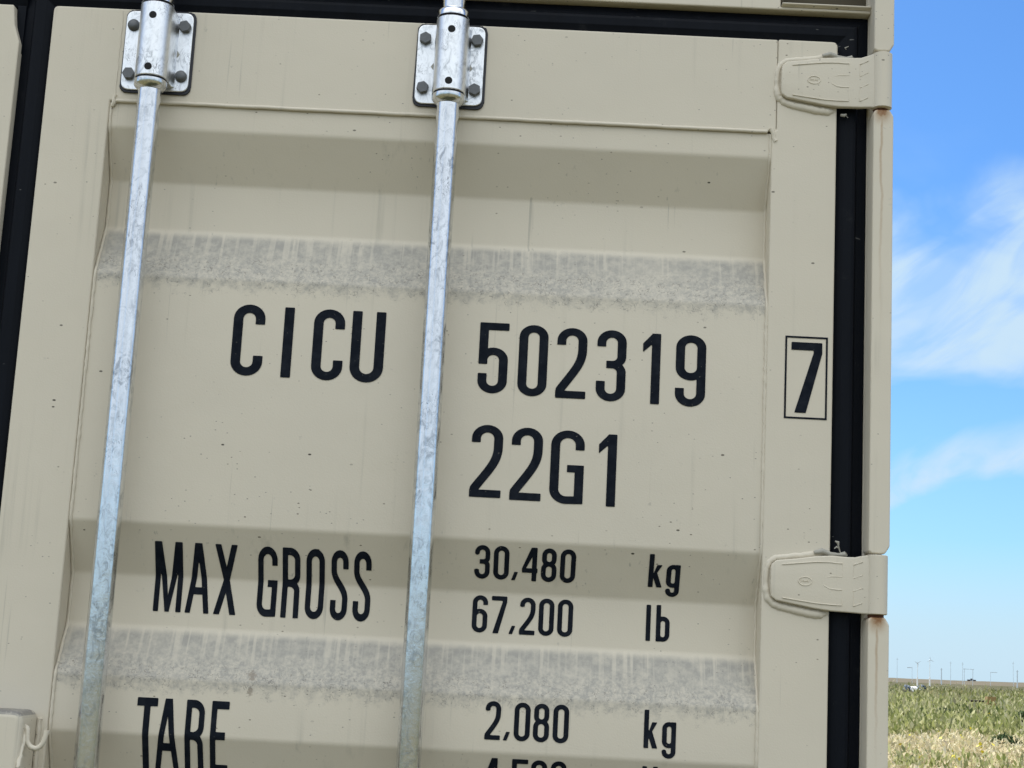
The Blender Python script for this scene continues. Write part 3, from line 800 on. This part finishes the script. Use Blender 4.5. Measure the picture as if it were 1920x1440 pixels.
    return RC(0, w, 0, h)
def glyph_mesh(bm, ch, x0, x1, z0, z1, vs, hs, mode='panel', cell=.0009):
    w, h = (x1 - x0) / vs, (z1 - z0) / hs
    nx = int((x1 - x0) / cell) + 5; nz = int((z1 - z0) / cell) + 5
    gx = x0 - 2 * cell + np.arange(nx + 1) * ((x1 - x0 + 4 * cell) / nx); gz = z0 - 2 * cell + np.arange(nz + 1) * ((z1 - z0 + 4 * cell) / nz)
    X, Z = np.meshgrid(gx, gz, indexing='ij')
    F = glyph(ch, w, h, (X - x0) / vs, (Z - z0) / hs)
    cache = {}
    def V(x, z):
        k = (round(x, 6), round(z, 6))
        if k not in cache:
            y = (float(prof_y(z)) if mode == 'panel' else -.0006) - .0006
            cache[k] = bm.verts.new((x, y, z))
        return cache[k]
    ins = F > 0
    for i in range(nx):
        for j in range(nz):
            q = ((i, j), (i + 1, j), (i + 1, j + 1), (i, j + 1))
            s = [ins[p] for p in q]
            if not any(s): continue
            out = []
            for k in range(4):
                p, n = q[k], q[(k + 1) % 4]
                if s[k]: out.append((gx[p[0]], gz[p[1]]))
                if s[k] != s[(k + 1) % 4]:
                    t = F[p] / (F[p] - F[n]); t = min(max(t, .02), .98)
                    out.append((gx[p[0]] + t * (gx[n[0]] - gx[p[0]]), gz[p[1]] + t * (gz[n[1]] - gz[p[1]])))
            if len(out) < 3: continue
            vv = []
            for p in out:
                v = V(*p)
                if v not in vv: vv.append(v)
            if len(vv) >= 3:
                try: bm.faces.new(vv)
                except ValueError: pass
def text_obj(label, items, vs, hs, mode='panel'):
    bm = bmesh.new()
    for it in items:
        v, hh = (it[5], it[6]) if len(it) > 5 else (vs, hs)
        glyph_mesh(bm, it[0], it[1], it[2], it[3], it[4], v, hh, mode)
    bmesh.ops.recalc_face_normals(bm, faces=bm.faces)
    if sum(f.normal.y for f in bm.faces) > 0: bmesh.ops.reverse_faces(bm, faces=bm.faces)
    return link('lettering', bm, INK, door, recalc=False, label=label)
text_obj('owner letters reading CICU', [('C', .3212, .3647, 1.9096, 2.0091), ('I', .3908, .4042, 1.9097, 2.0078), ('C', .4318, .4746, 1.9086, 2.0078), ('U', .4845, .5304, 1.9083, 2.0074)], .0132, .0118)
text_obj('serial number reading 502319', [('5', .6602, .7004, 1.9020, 2.0003), ('0', .7148, .7546, 1.9007, 1.9998), ('2', .7669, .8081, 1.9003, 1.9983), ('3', .8218, .8620, 1.8991, 1.9980), ('1', .8845, .9088, 1.8982, 1.9962), ('9', .9299, .9711, 1.8971, 1.9964)], .0122, .0104)
text_obj('size code reading 22G1', [('2', .6572, .6997, 1.7595, 1.8583), ('2', .7115, .7538, 1.7580, 1.8572), ('G', .7650, .8105, 1.7562, 1.8561), ('1', .8298, .8542, 1.7555, 1.8537)], .0122, .0104)
text_obj('tall words reading MAX GROSS', [('M', .2373, .2750, 1.5866, 1.6797), ('A', .2805, .3130, 1.5866, 1.6797), ('X', .3190, .3495, 1.5866, 1.6797), ('G', .3770, .4034, 1.5866, 1.6797), ('R', .4102, .4342, 1.5866, 1.6797), ('O', .4424, .4674, 1.5866, 1.6797), ('S', .4764, .4996, 1.5866, 1.6797), ('S', .5071, .5307, 1.5866, 1.6797)], .0073, .0098)
text_obj('tall word reading TARE', [('T', .2363, .2635, 1.3800, 1.4732, .0083, .0110), ('A', .2621, .2937, 1.3800, 1.4732), ('R', .3016, .3262, 1.3800, 1.4732), ('E', .3350, .3580, 1.3800, 1.4732)], .0073, .0103)
def num(label, s, z0, z1, x=None):
    it = []
    pos = {0: (.6695, .6902), 1: (.6951, .7160), 2: (.7196, .7286), 3: (.7337, .7547), 4: (.7594, .7802), 5: (.7849, .8057)}
    if len(s) == 5: pos = {0: (.6950, .7154), 1: (.7193, .7284), 2: (.7332, .7543), 3: (.7584, .7795), 4: (.7843, .8051)}
    for i, c in enumerate(s):
        a, b = pos[i]
        if c == ',': it.append((c, a, b, z0, z0 + .0112))
        else: it.append((c, a, b, z0, z1))
    return text_obj(label, it, .0064, .0060)
num('gross weight reading 30,480', '30,480', 1.6519, 1.6957); num('gross weight reading 67,200', '67,200', 1.5802, 1.6300)
num('tare weight reading 2,080', '2,080', 1.4417, 1.4914); num('tare weight reading 4,590', '4,590', 1.3683, 1.4183)
text_obj('unit reading kg beside 30,480', [('k', .9043, .9233, 1.6521, 1.6952), ('g', .9283, .9468, 1.6406, 1.6825)], .0066, .0056)
text_obj('unit reading lb beside 67,200', [('l', .9046, .9108, 1.5804, 1.6288), ('b', .9182, .9366, 1.5803, 1.6291)], .0062, .0060)
text_obj('unit reading kg beside 2,080', [('k', .9040, .9222, 1.4413, 1.4906), ('g', .9280, .9462, 1.4292, 1.4761)], .0062, .0058)
text_obj('unit reading lb beside 4,590', [('l', .9040, .9102, 1.3683, 1.4178), ('b', .9180, .9362, 1.3683, 1.4178)], .0062, .0060)
t7 = text_obj('check digit 7', [('7', 1.0868, 1.1290, 1.8957, 1.9935)], .0123, .0110, 'flat')
bm = bmesh.new(); x0, x1, z0, z1, t = 1.0783, 1.1365, 1.8873, 2.0018, .0026
for (a, b, c, d) in ((x0, x1, z1 - t, z1), (x0, x1, z0, z0 + t), (x0, x0 + t, z0 + t, z1 - t), (x1 - t, x1, z0 + t, z1 - t)):
    v = [bm.verts.new(p) for p in ((a, -.0012, c), (b, -.0012, c), (b, -.0012, d), (a, -.0012, d))]; bm.faces.new(v)
bmesh.ops.remove_doubles(bm, verts=bm.verts, dist=1e-6)
link('lettering_frame', bm, INK, door, recalc=False, label='thin black box round the 7')

# ------------------------------------------------------------------ ground
GZ = lambda x, y: .0158 * (x - .73) - .0052 * (y + 2.09)
bm = bmesh.new()
ring_r = [0, 3, 8, 20, 50, 120, 300, 800, 2500, 9000]
prev = None; NS = 64
for r in ring_r:
    if r == 0: cur = [bm.verts.new((0, 0, GZ(0, 0)))]
    else: cur = [bm.verts.new((r * math.cos(2 * math.pi * k / NS), r * math.sin(2 * math.pi * k / NS), GZ(r * math.cos(2 * math.pi * k / NS), r * math.sin(2 * math.pi * k / NS)))) for k in range(NS)]
    if prev:
        for k in range(NS):
            if len(prev) == 1: bm.faces.new((prev[0], cur[k], cur[(k + 1) % NS]))
            else: bm.faces.new((prev[k], cur[k], cur[(k + 1) % NS], prev[(k + 1) % NS]))
    prev = cur
m, nt_, b = mat('field_ground', (.12, .11, .05), .95, spec=.1)
P = N(nt_, 'ShaderNodeTexCoord').outputs['Object']
n1 = noise_(nt_, P, .35, 6, .65); n2 = noise_(nt_, P, .02, 5, .6); n3 = noise_(nt_, P, 7, 4, .6)
c = mix_(nt_, smooth_(nt_, n1, .4, .6), (.085, .072, .034), (.036, .045, .013))
c = mix_(nt_, smooth_(nt_, n2, .4, .62), c, (.095, .085, .045))
c = mix_(nt_, math_(nt_, 'MULTIPLY', smooth_(nt_, n3, .5, .7), .5), c, (.06, .05, .03))
nt_.links.new(c, b.inputs['Base Color'])
link('ground', bm, m, None, kind='structure')
# a low far rise along the horizon
bm = bmesh.new(); pts = []
for i in range(121):
    a = R_(-10 + i * .5); r = 1000
    x, y = .73 + r * math.sin(a), -2.09 + r * math.cos(a)
    h = .25 + .12 * math.sin(i * .7) + .10 * math.sin(i * 1.9 + 1)
    pts.append(((.73 + 560 * math.sin(a), -2.09 + 560 * math.cos(a)), (x, y), h))
rows = []
for p0, p1, h in pts:
    q = (p1[0] * 1.4, p1[1] * 1.4)
    rows.append([bm.verts.new((*p0, GZ(*p0) - .3)), bm.verts.new((*p1, GZ(*p1) + 1.2 + h)), bm.verts.new((*q, GZ(*q) - 1))])
for a, b2_ in zip(rows, rows[1:]):
    for k in (0, 1): bm.faces.new((a[k], b2_[k], b2_[k + 1], a[k + 1]))
m, nt_, b = mat('far_plain', (.11, .095, .06), .95, spec=.1)
nt_.links.new(mix_(nt_, noise_(nt_, N(nt_, 'ShaderNodeTexCoord').outputs['Object'], .03, 5, .7), (.075, .07, .05), (.16, .13, .085)), b.inputs['Base Color'])
link('far_rise', bm, m, None, smooth=True, kind='structure')

# ------------------------------------------------------------------ weeds: many separate leaf-sized faces
def leaf_mat(name, cols, trans=.35):
    m = bpy.data.materials.new(name); m.use_nodes = True; nt = m.node_tree; b = nt.nodes['Principled BSDF']
    g = N(nt, 'ShaderNodeNewGeometry')
    c = ramp_(nt, g.outputs['Random Per Island'], [(i / max(1, len(cols) - 1), cc) for i, cc in enumerate(cols)])
    nt.links.new(c, b.inputs['Base Color']); b.inputs['Roughness'].default_value = .7; b.inputs['Specular IOR Level'].default_value = .2
    t = N(nt, 'ShaderNodeBsdfTranslucent'); nt.links.new(c, t.inputs[0])
    mx = N(nt, 'ShaderNodeMixShader'); mx.inputs[0].default_value = trans
    nt.links.new(b.outputs[0], mx.inputs[1]); nt.links.new(t.outputs[0], mx.inputs[2])
    nt.links.new(mx.outputs[0], nt.nodes['Material Output'].inputs[0])
    return m
def vnoise(x, y, s, seed):
    g = np.random.default_rng(seed).random((64, 64)); u, v = (x / s) % 64, (y / s) % 64
    i, j = u.astype(int) % 64, v.astype(int) % 64; fu, fv = u - np.floor(u), v - np.floor(v)
    fu, fv = fu * fu * (3 - 2 * fu), fv * fv * (3 - 2 * fv); i1, j1 = (i + 1) % 64, (j + 1) % 64
    return (g[i, j] * (1 - fu) + g[i1, j] * fu) * (1 - fv) + (g[i, j1] * (1 - fu) + g[i1, j1] * fu) * fv
def leaves(name, n_plants, r0, r1, az0, az1, hgt, spread, per, size, m, label, aspect=2.2, upright=.5, seed=1, cat=None, keep=None, rpow=1.0):
    g = np.random.default_rng(seed)
    rr = r0 + (r1 - r0) * g.random(n_plants) ** rpow; aa = np.radians(az0 + (az1 - az0) * g.random(n_plants))
    px, py = .73 + rr * np.sin(aa), -2.09 + rr * np.cos(aa)
    if keep is not None:
        k = keep(px, py, g); px, py, rr = px[k], py[k], rr[k]
    px, py, rr = (np.repeat(a, per) for a in (px, py, rr)); n = len(px)
    ph = np.repeat(hgt[0] + (hgt[1] - hgt[0]) * g.random(n // per) ** 1.4, per) * (.30 + 1.35 * vnoise(px, py, 2.3, seed + 5))
    u = g.random(n) ** .8; z = u * ph
    sp = spread * (.4 + .9 * u)
    cx = px + g.normal(0, sp); cy = py + g.normal(0, sp); cz = GZ(cx, cy) + z
    sz = size * (.5 + 1.0 * g.random(n))
    t = g.normal(0, 1, (n, 3)); t[:, 2] = np.abs(t[:, 2]) + upright * 2; t /= np.linalg.norm(t, axis=1, keepdims=True)
    q = g.normal(0, 1, (n, 3)); b = np.cross(t, q); b /= np.linalg.norm(b, axis=1, keepdims=True)
    L = (sz * aspect / 2)[:, None] * t; W = (sz / 2)[:, None] * b; C = np.stack([cx, cy, cz], 1)
    co = np.stack([C - L, C + W, C + L, C - W], 1).reshape(-1, 3)
    co[:, 2] = np.maximum(co[:, 2], GZ(co[:, 0], co[:, 1]) - .02)
    me = bpy.data.meshes.new(name); me.vertices.add(4 * n); me.vertices.foreach_set('co', co.ravel().astype(np.float32))
    me.loops.add(4 * n); me.loops.foreach_set('vertex_index', np.arange(4 * n, dtype=np.int32))
    me.polygons.add(n); me.polygons.foreach_set('loop_start', np.arange(0, 4 * n, 4, dtype=np.int32)); me.polygons.foreach_set('loop_total', np.full(n, 4, np.int32))
    me.update(); me.validate()
    return link_me(name, me, m, None, kind='stuff', label=label)
GREEN = leaf_mat('weed_leaves', [(.13, .155, .045), (.36, .37, .14), (.18, .21, .06), (.52, .50, .26), (.15, .17, .05), (.60, .56, .34)])
DRY = leaf_mat('dry_grass_leaves', [(.52, .44, .26), (.70, .61, .40), (.34, .29, .14), (.78, .70, .50), (.42, .40, .18), (.62, .50, .33)], .35)
PALE = leaf_mat('seed_heads', [(.30, .27, .15), (.40, .38, .22), (.24, .25, .11)], .3)
mainaz = (8.5, 24)
leaves('dry_grass', 5200, 22, 46, *mainaz, (.10, .34), .09, 14, .045, DRY, 'pale dry grass in the foreground of the field', 2.4, .35, 11)
leaves('dry_grass', 2000, 20, 48, -22, 9, (.10, .34), .11, 10, .06, DRY, 'pale dry grass behind the container', 2.4, .35, 12)
leaves('weeds', 900, 26, 44, *mainaz, (.15, .40), .12, 14, .05, GREEN, 'green weeds scattered through the dry grass', 2.5, .6, 13, keep=lambda x, y, g: vnoise(x, y, 3.0, 3) > .45)
leaves('weeds', 5200, 40, 95, *mainaz, (.30, .72), .16, 14, .075, GREEN, 'tall green weeds in the middle of the field', 2.6, .7, 14, rpow=1.0)
OLIVE = leaf_mat('olive_weed_leaves', [(.12, .14, .045), (.24, .25, .09), (.14, .16, .05), (.34, .31, .15), (.12, .14, .04), (.38, .33, .18)], .3)
leaves('weeds', 4600, 88, 185, *mainaz, (.30, .75), .25, 10, .13, OLIVE, 'far green weeds', 2.2, .7, 15)
leaves('weeds', 2600, 40, 185, -22, 9, (.30, .75), .3, 9, .14, GREEN, 'green weeds behind the container', 2.2, .7, 16)
leaves('dry_grass', 9000, 2.5, 24, 14, 62, (.04, .20), .07, 9, .030, DRY, 'short dry grass beside the container', 3.2, .6, 31, keep=lambda x, y, g: (x > 1.5) & (vnoise(x, y, 1.7, 9) > .3))
leaves('dry_grass', 3200, 22, 48, 24, 55, (.10, .34), .11, 10, .06, DRY, 'pale dry grass to the right of the field', 2.4, .35, 32)
leaves('weeds', 3600, 40, 185, 24, 55, (.30, .75), .3, 9, .14, GREEN, 'green weeds to the right of the field', 2.2, .7, 33)
leaves('seed_heads', 2600, 55, 190, *mainaz, (.55, .95), .20, 6, .09, PALE, 'pale seed heads above the green weeds', 2.6, .8, 17, keep=lambda x, y, g: vnoise(x, y, 9.0, 6) > .42)

DKG = leaf_mat('dark_foliage', [(.035, .060, .022), (.07, .10, .035), (.05, .085, .03)], .25)
MIDG = leaf_mat('mid_foliage', [(.07, .10, .03), (.13, .15, .05), (.09, .12, .035)], .3)
leaves('weeds', 1100, 46, 120, *mainaz, (.25, .60), .16, 12, .085, MIDG, 'darker scrubby clumps among the green weeds', 2.0, .4, 19, keep=lambda x, y, g: vnoise(x, y, 2.6, 8) > .60)
YEL, _, _ = mat('yellow_petals', (.75, .62, .05), .7)
leaves('yellow_flowers', 130, 27, 60, *mainaz, (.30, .45), .03, 5, .05, YEL, 'scattered small yellow flowers in the field', 1.2, .2, 18)
# ------------------------------------------------------------------ far things
def at(azd, r): 
    x, y = .72843 + r * math.sin(R_(azd)), -2.09132 + r * math.cos(R_(azd)); return x, y, GZ(x, y)
WHITE, _, _ = mat('white_paint', (.80, .80, .78), .5)
GREYP, _, _ = mat('haze_paled_grey', (.50, .57, .63), .8)  # paleness from distance haze and bright sky put into the colour
DARKC, _, _ = mat('dark_car_paint', (.10, .10, .105), .35)
GLASS, _, _ = mat('dark_glass', (.02, .025, .03), .1)
TYRE, _, _ = mat('tyre_black', (.02, .02, .02), .8)
BLUEG, _, _ = mat('blue_grey_sheet', (.06, .085, .11), .7)
BRN, _, _ = mat('brown_board', (.24, .16, .06), .8)
SHADOWC, _, _ = mat('ledge_shadow_dark', (.05, .04, .028), .9)  # shadow tone for the strip under the ledge
def turbine(azd, r, hub, a0, label):
    x, y, z = at(azd, r); e = empty('wind_turbine', (x, y, z), None, label=label, category='wind turbine', group='small wind turbines in the field')
    s = r / 350
    bm = bmesh.new(); tube(bm, [(0, 0, 0), (0, 0, 1.9 * s)], [.17 * s, .15 * s], 12); tube(bm, [(0, 0, 1.9 * s), (0, 0, hub)], [.06 * s, .045 * s], 10)
    link('mast', bm, WHITE, e, smooth=True)
    bm = bmesh.new(); tube(bm, [(0, -.35, hub), (0, .45, hub)], [.07, .10], 10); link('nacelle', bm, GREYP, e, smooth=True)
    for k in range(3):
        a = R_(a0 + 120 * k); d = Vector((math.cos(a), 0, math.sin(a))); n = Vector((-d.z, 0, d.x)); c = Vector((0, -.38, hub))
        bm = bmesh.new(); prism(bm, [((c + d * u + n * v).x, (c + d * u + n * v).z) for u, v in ((.05, -.05), (.05, .05), (.25, .10), (.78 * s, .02), (.78 * s, -.02), (.25, -.04))], -.42, -.38)
        link('blade', bm, GREYP, e)
    return e
turbine(14.30, 350, 4.85, 35, 'left one of two small white wind turbines in the weeds')
turbine(14.72, 355, 5.65, 95, 'right and taller one of two small white wind turbines')
def pole(azd, r, h, arm, label, thick=.075):
    x, y, z = at(azd, r); e = empty('utility_pole', (x, y, z), None, label=label, category='utility pole', group='utility poles on the horizon')
    bm = bmesh.new(); tube(bm, [(0, 0, 0), (0, 0, h)], [thick, thick * .7], 8); link('pole', bm, GREYP, e, smooth=True)
    bm = bmesh.new()
    if arm == 't': box(bm, -.9, .9, -.06, .06, h * .88, h * .88 + .14)
    elif arm == 'l': box(bm, -1.6, 0, -.08, .08, h * .93, h * .93 + .25)
    elif arm == 'r': box(bm, -.1, 2.2, -.08, .08, h * .93, h * .93 + .2)
    else: box(bm, -.35, .35, -.05, .05, h * .92, h * .92 + .1)
    link('crossarm', bm, GREYP, e)
pole(13.61, 520, 8.0, 's', 'leftmost faint pole on the horizon beside the container edge')
pole(14.12, 520, 5.2, 'l', 'short pole with a leftward arm just left of the turbines')
pole(15.11, 500, 5.0, 's', 'short dark pole right of the two white turbines', .2)
pole(15.42, 520, 7.4, 's', 'tall faint pole right of the short dark pole')
pole(15.82, 520, 7.2, 's', 'tall faint pole left of the parked pickup truck')
pole(16.75, 560, 4.8, 'r', 'short pole with a rightward arm, right of the pickup truck')
pole(17.50, 560, 8.4, 's', 'tall faint pole near the right edge of the view')
pole(17.63, 480, 5.0, 's', 'short dark pole near the right edge of the view', .2)
# H frame
x, y, z = at(16.02, 540); e = empty('power_pylon', (x, y, z), None, label='faint two legged gantry just above the pickup truck', category='pylon')
for s in (-1, 1):
    bm = bmesh.new(); tube(bm, [(s * 1.4, 0, 0), (s * 1.4, 0, 5.4)], .09, 8); link('leg', bm, GREYP, e, smooth=True)
bm = bmesh.new(); box(bm, -1.8, 1.8, -.08, .08, 5.15, 5.3); link('crossbeam', bm, GREYP, e)
# pickup truck on the horizon
x, y, z = at(16.12, 990); e = empty('pickup_truck', (x, y, z + .95), None, label='dark pickup truck parked far off on the horizon', category='pickup truck')
e.rotation_euler = (0, 0, R_(-8)); e.scale = (1.7, 1.2, 1.15)
bm = bmesh.new(); prism(bm, [(-1.5, .45), (1.45, .45), (1.5, .8), (1.35, 1.05), (.55, 1.10), (-1.5, 1.05)], -.85, .85); link('body', bm, DARKC, e, bevel=.05)
bm = bmesh.new(); prism(bm, [(-.45, 1.10), (.62, 1.10), (.30, 1.62), (-.35, 1.62)], -.75, .75); link('cab', bm, DARKC, e, bevel=.05)
bm = bmesh.new(); prism(bm, [(-.36, 1.15), (.48, 1.15), (.26, 1.54), (-.30, 1.54)], -.77, -.755); link('window', bm, GLASS, e)
for wx in (-.95, .95):
    for s in (-1, 1):
        bm = bmesh.new(); tube(bm, [(wx, s * .88, .38), (wx, s * .68, .38)], .38, 18); link('wheel', bm, TYRE, e, smooth=True)
# bundled sheets lying in the weeds
x, y, z = at(14.20, 118); e = empty('tarpaulin_bundle', (x, y, z + .46), None, label='crumpled white and blue-grey tarpaulin bundle lying in the weeds', category='tarpaulin')
def blob(cx, cz, rx, rz, seed):
    bm = bmesh.new(); bmesh.ops.create_icosphere(bm, subdivisions=3, radius=1); g = random.Random(seed)
    ph = [g.uniform(0, 6) for _ in range(6)]
    for v in bm.verts:
        k = 1 + .16 * math.sin(4 * v.co.x + ph[0]) * math.cos(5 * v.co.z + ph[1]) + .10 * math.sin(9 * v.co.x + ph[2] + 7 * v.co.z)
        v.co = Vector((cx + v.co.x * rx * k, v.co.y * .35 * k, cz + v.co.z * rz * k))
    return bm
link('blue_sheet', blob(-.52, .34, .28, .30, 1), BLUEG, e, smooth=True)
link('white_sheet', blob(.02, .30, .52, .24, 2), WHITE, e, smooth=True)
link('blue_sheet', blob(.52, .46, .30, .25, 3), BLUEG, e, smooth=True)
# dark strip standing in for a ledge shadow, and brown bin among the weeds
x, y, z = at(16.75, 78); e = empty('wooden_bin', (x, y, z + .42), None, label='small brown open bin standing in the green weeds', category='bin')
bm = bmesh.new()
for a, b, c, d in ((-.2, .2, -.2, -.18), (-.2, .2, .18, .2), (-.2, -.18, -.1795, .1795), (.18, .2, -.1795, .1795)): box(bm, a, b, c, d, 0, .42)
box(bm, -.179, .179, -.179, .179, 0, .02); link('bin_wall', bm, BRN, e)
x, y, z = at(16.3, 80); bm = bmesh.new(); tube(bm, [(-.9, 0, 0), (.3, .02, .02), (.95, 0, -.01)], [.06, .05, .055], 10)
o = link('ledge_shadow_strip', bm, SHADOWC, None, smooth=True, label='dark strip for a ledge shadow across the weeds left of the brown bin', category='ledge_shadow_strip'); o.location = (x, y, z + .58)
# dark bush at the right edge
def shrub(azd, r, h, wd, n, label, seed):
    x, y, z = at(azd, r); e = empty('shrub', (x, y, z), None, label=label, category='shrub')
    g = np.random.default_rng(seed); bm = bmesh.new()
    for _ in range(n):
        d = g.normal(0, 1, 3); d /= np.linalg.norm(d); rad = g.random() ** .4
        c = Vector((d[0] * wd * rad, d[1] * wd * rad, h * .5 + d[2] * h * .48 * rad)); s = .035 + .04 * g.random()
        t = Vector(g.normal(0, 1, 3)).normalized(); b = t.cross(Vector(g.normal(0, 1, 3))).normalized()
        bm.faces.new([bm.verts.new(c + q) for q in (-t * s * 1.2, b * s * .5, t * s * 1.2, -b * s * .5)])
    link('foliage', bm, DKG, e, recalc=False)
    bm = bmesh.new()
    for k in range(4): tube(bm, [(0, 0, 0), (math.cos(k * 1.6) * wd * .4, math.sin(k * 1.6) * wd * .4, h * .6)], [.02, .008], 6)
    link('stem', bm, BRN, e)
DKG = leaf_mat('dark_foliage', [(.035, .060, .022), (.07, .10, .035), (.05, .085, .03)], .25)
shrub(17.85, 50, .72, .38, 1500, 'dark green shrub at the right edge of the weeds', 21)
shrub(17.25, 37, .40, .34, 900, 'low dark green shrub at the edge of the dry grass', 22)
shrub(15.2, 60, .55, .40, 900, 'mid green shrub in the middle of the weeds', 23)
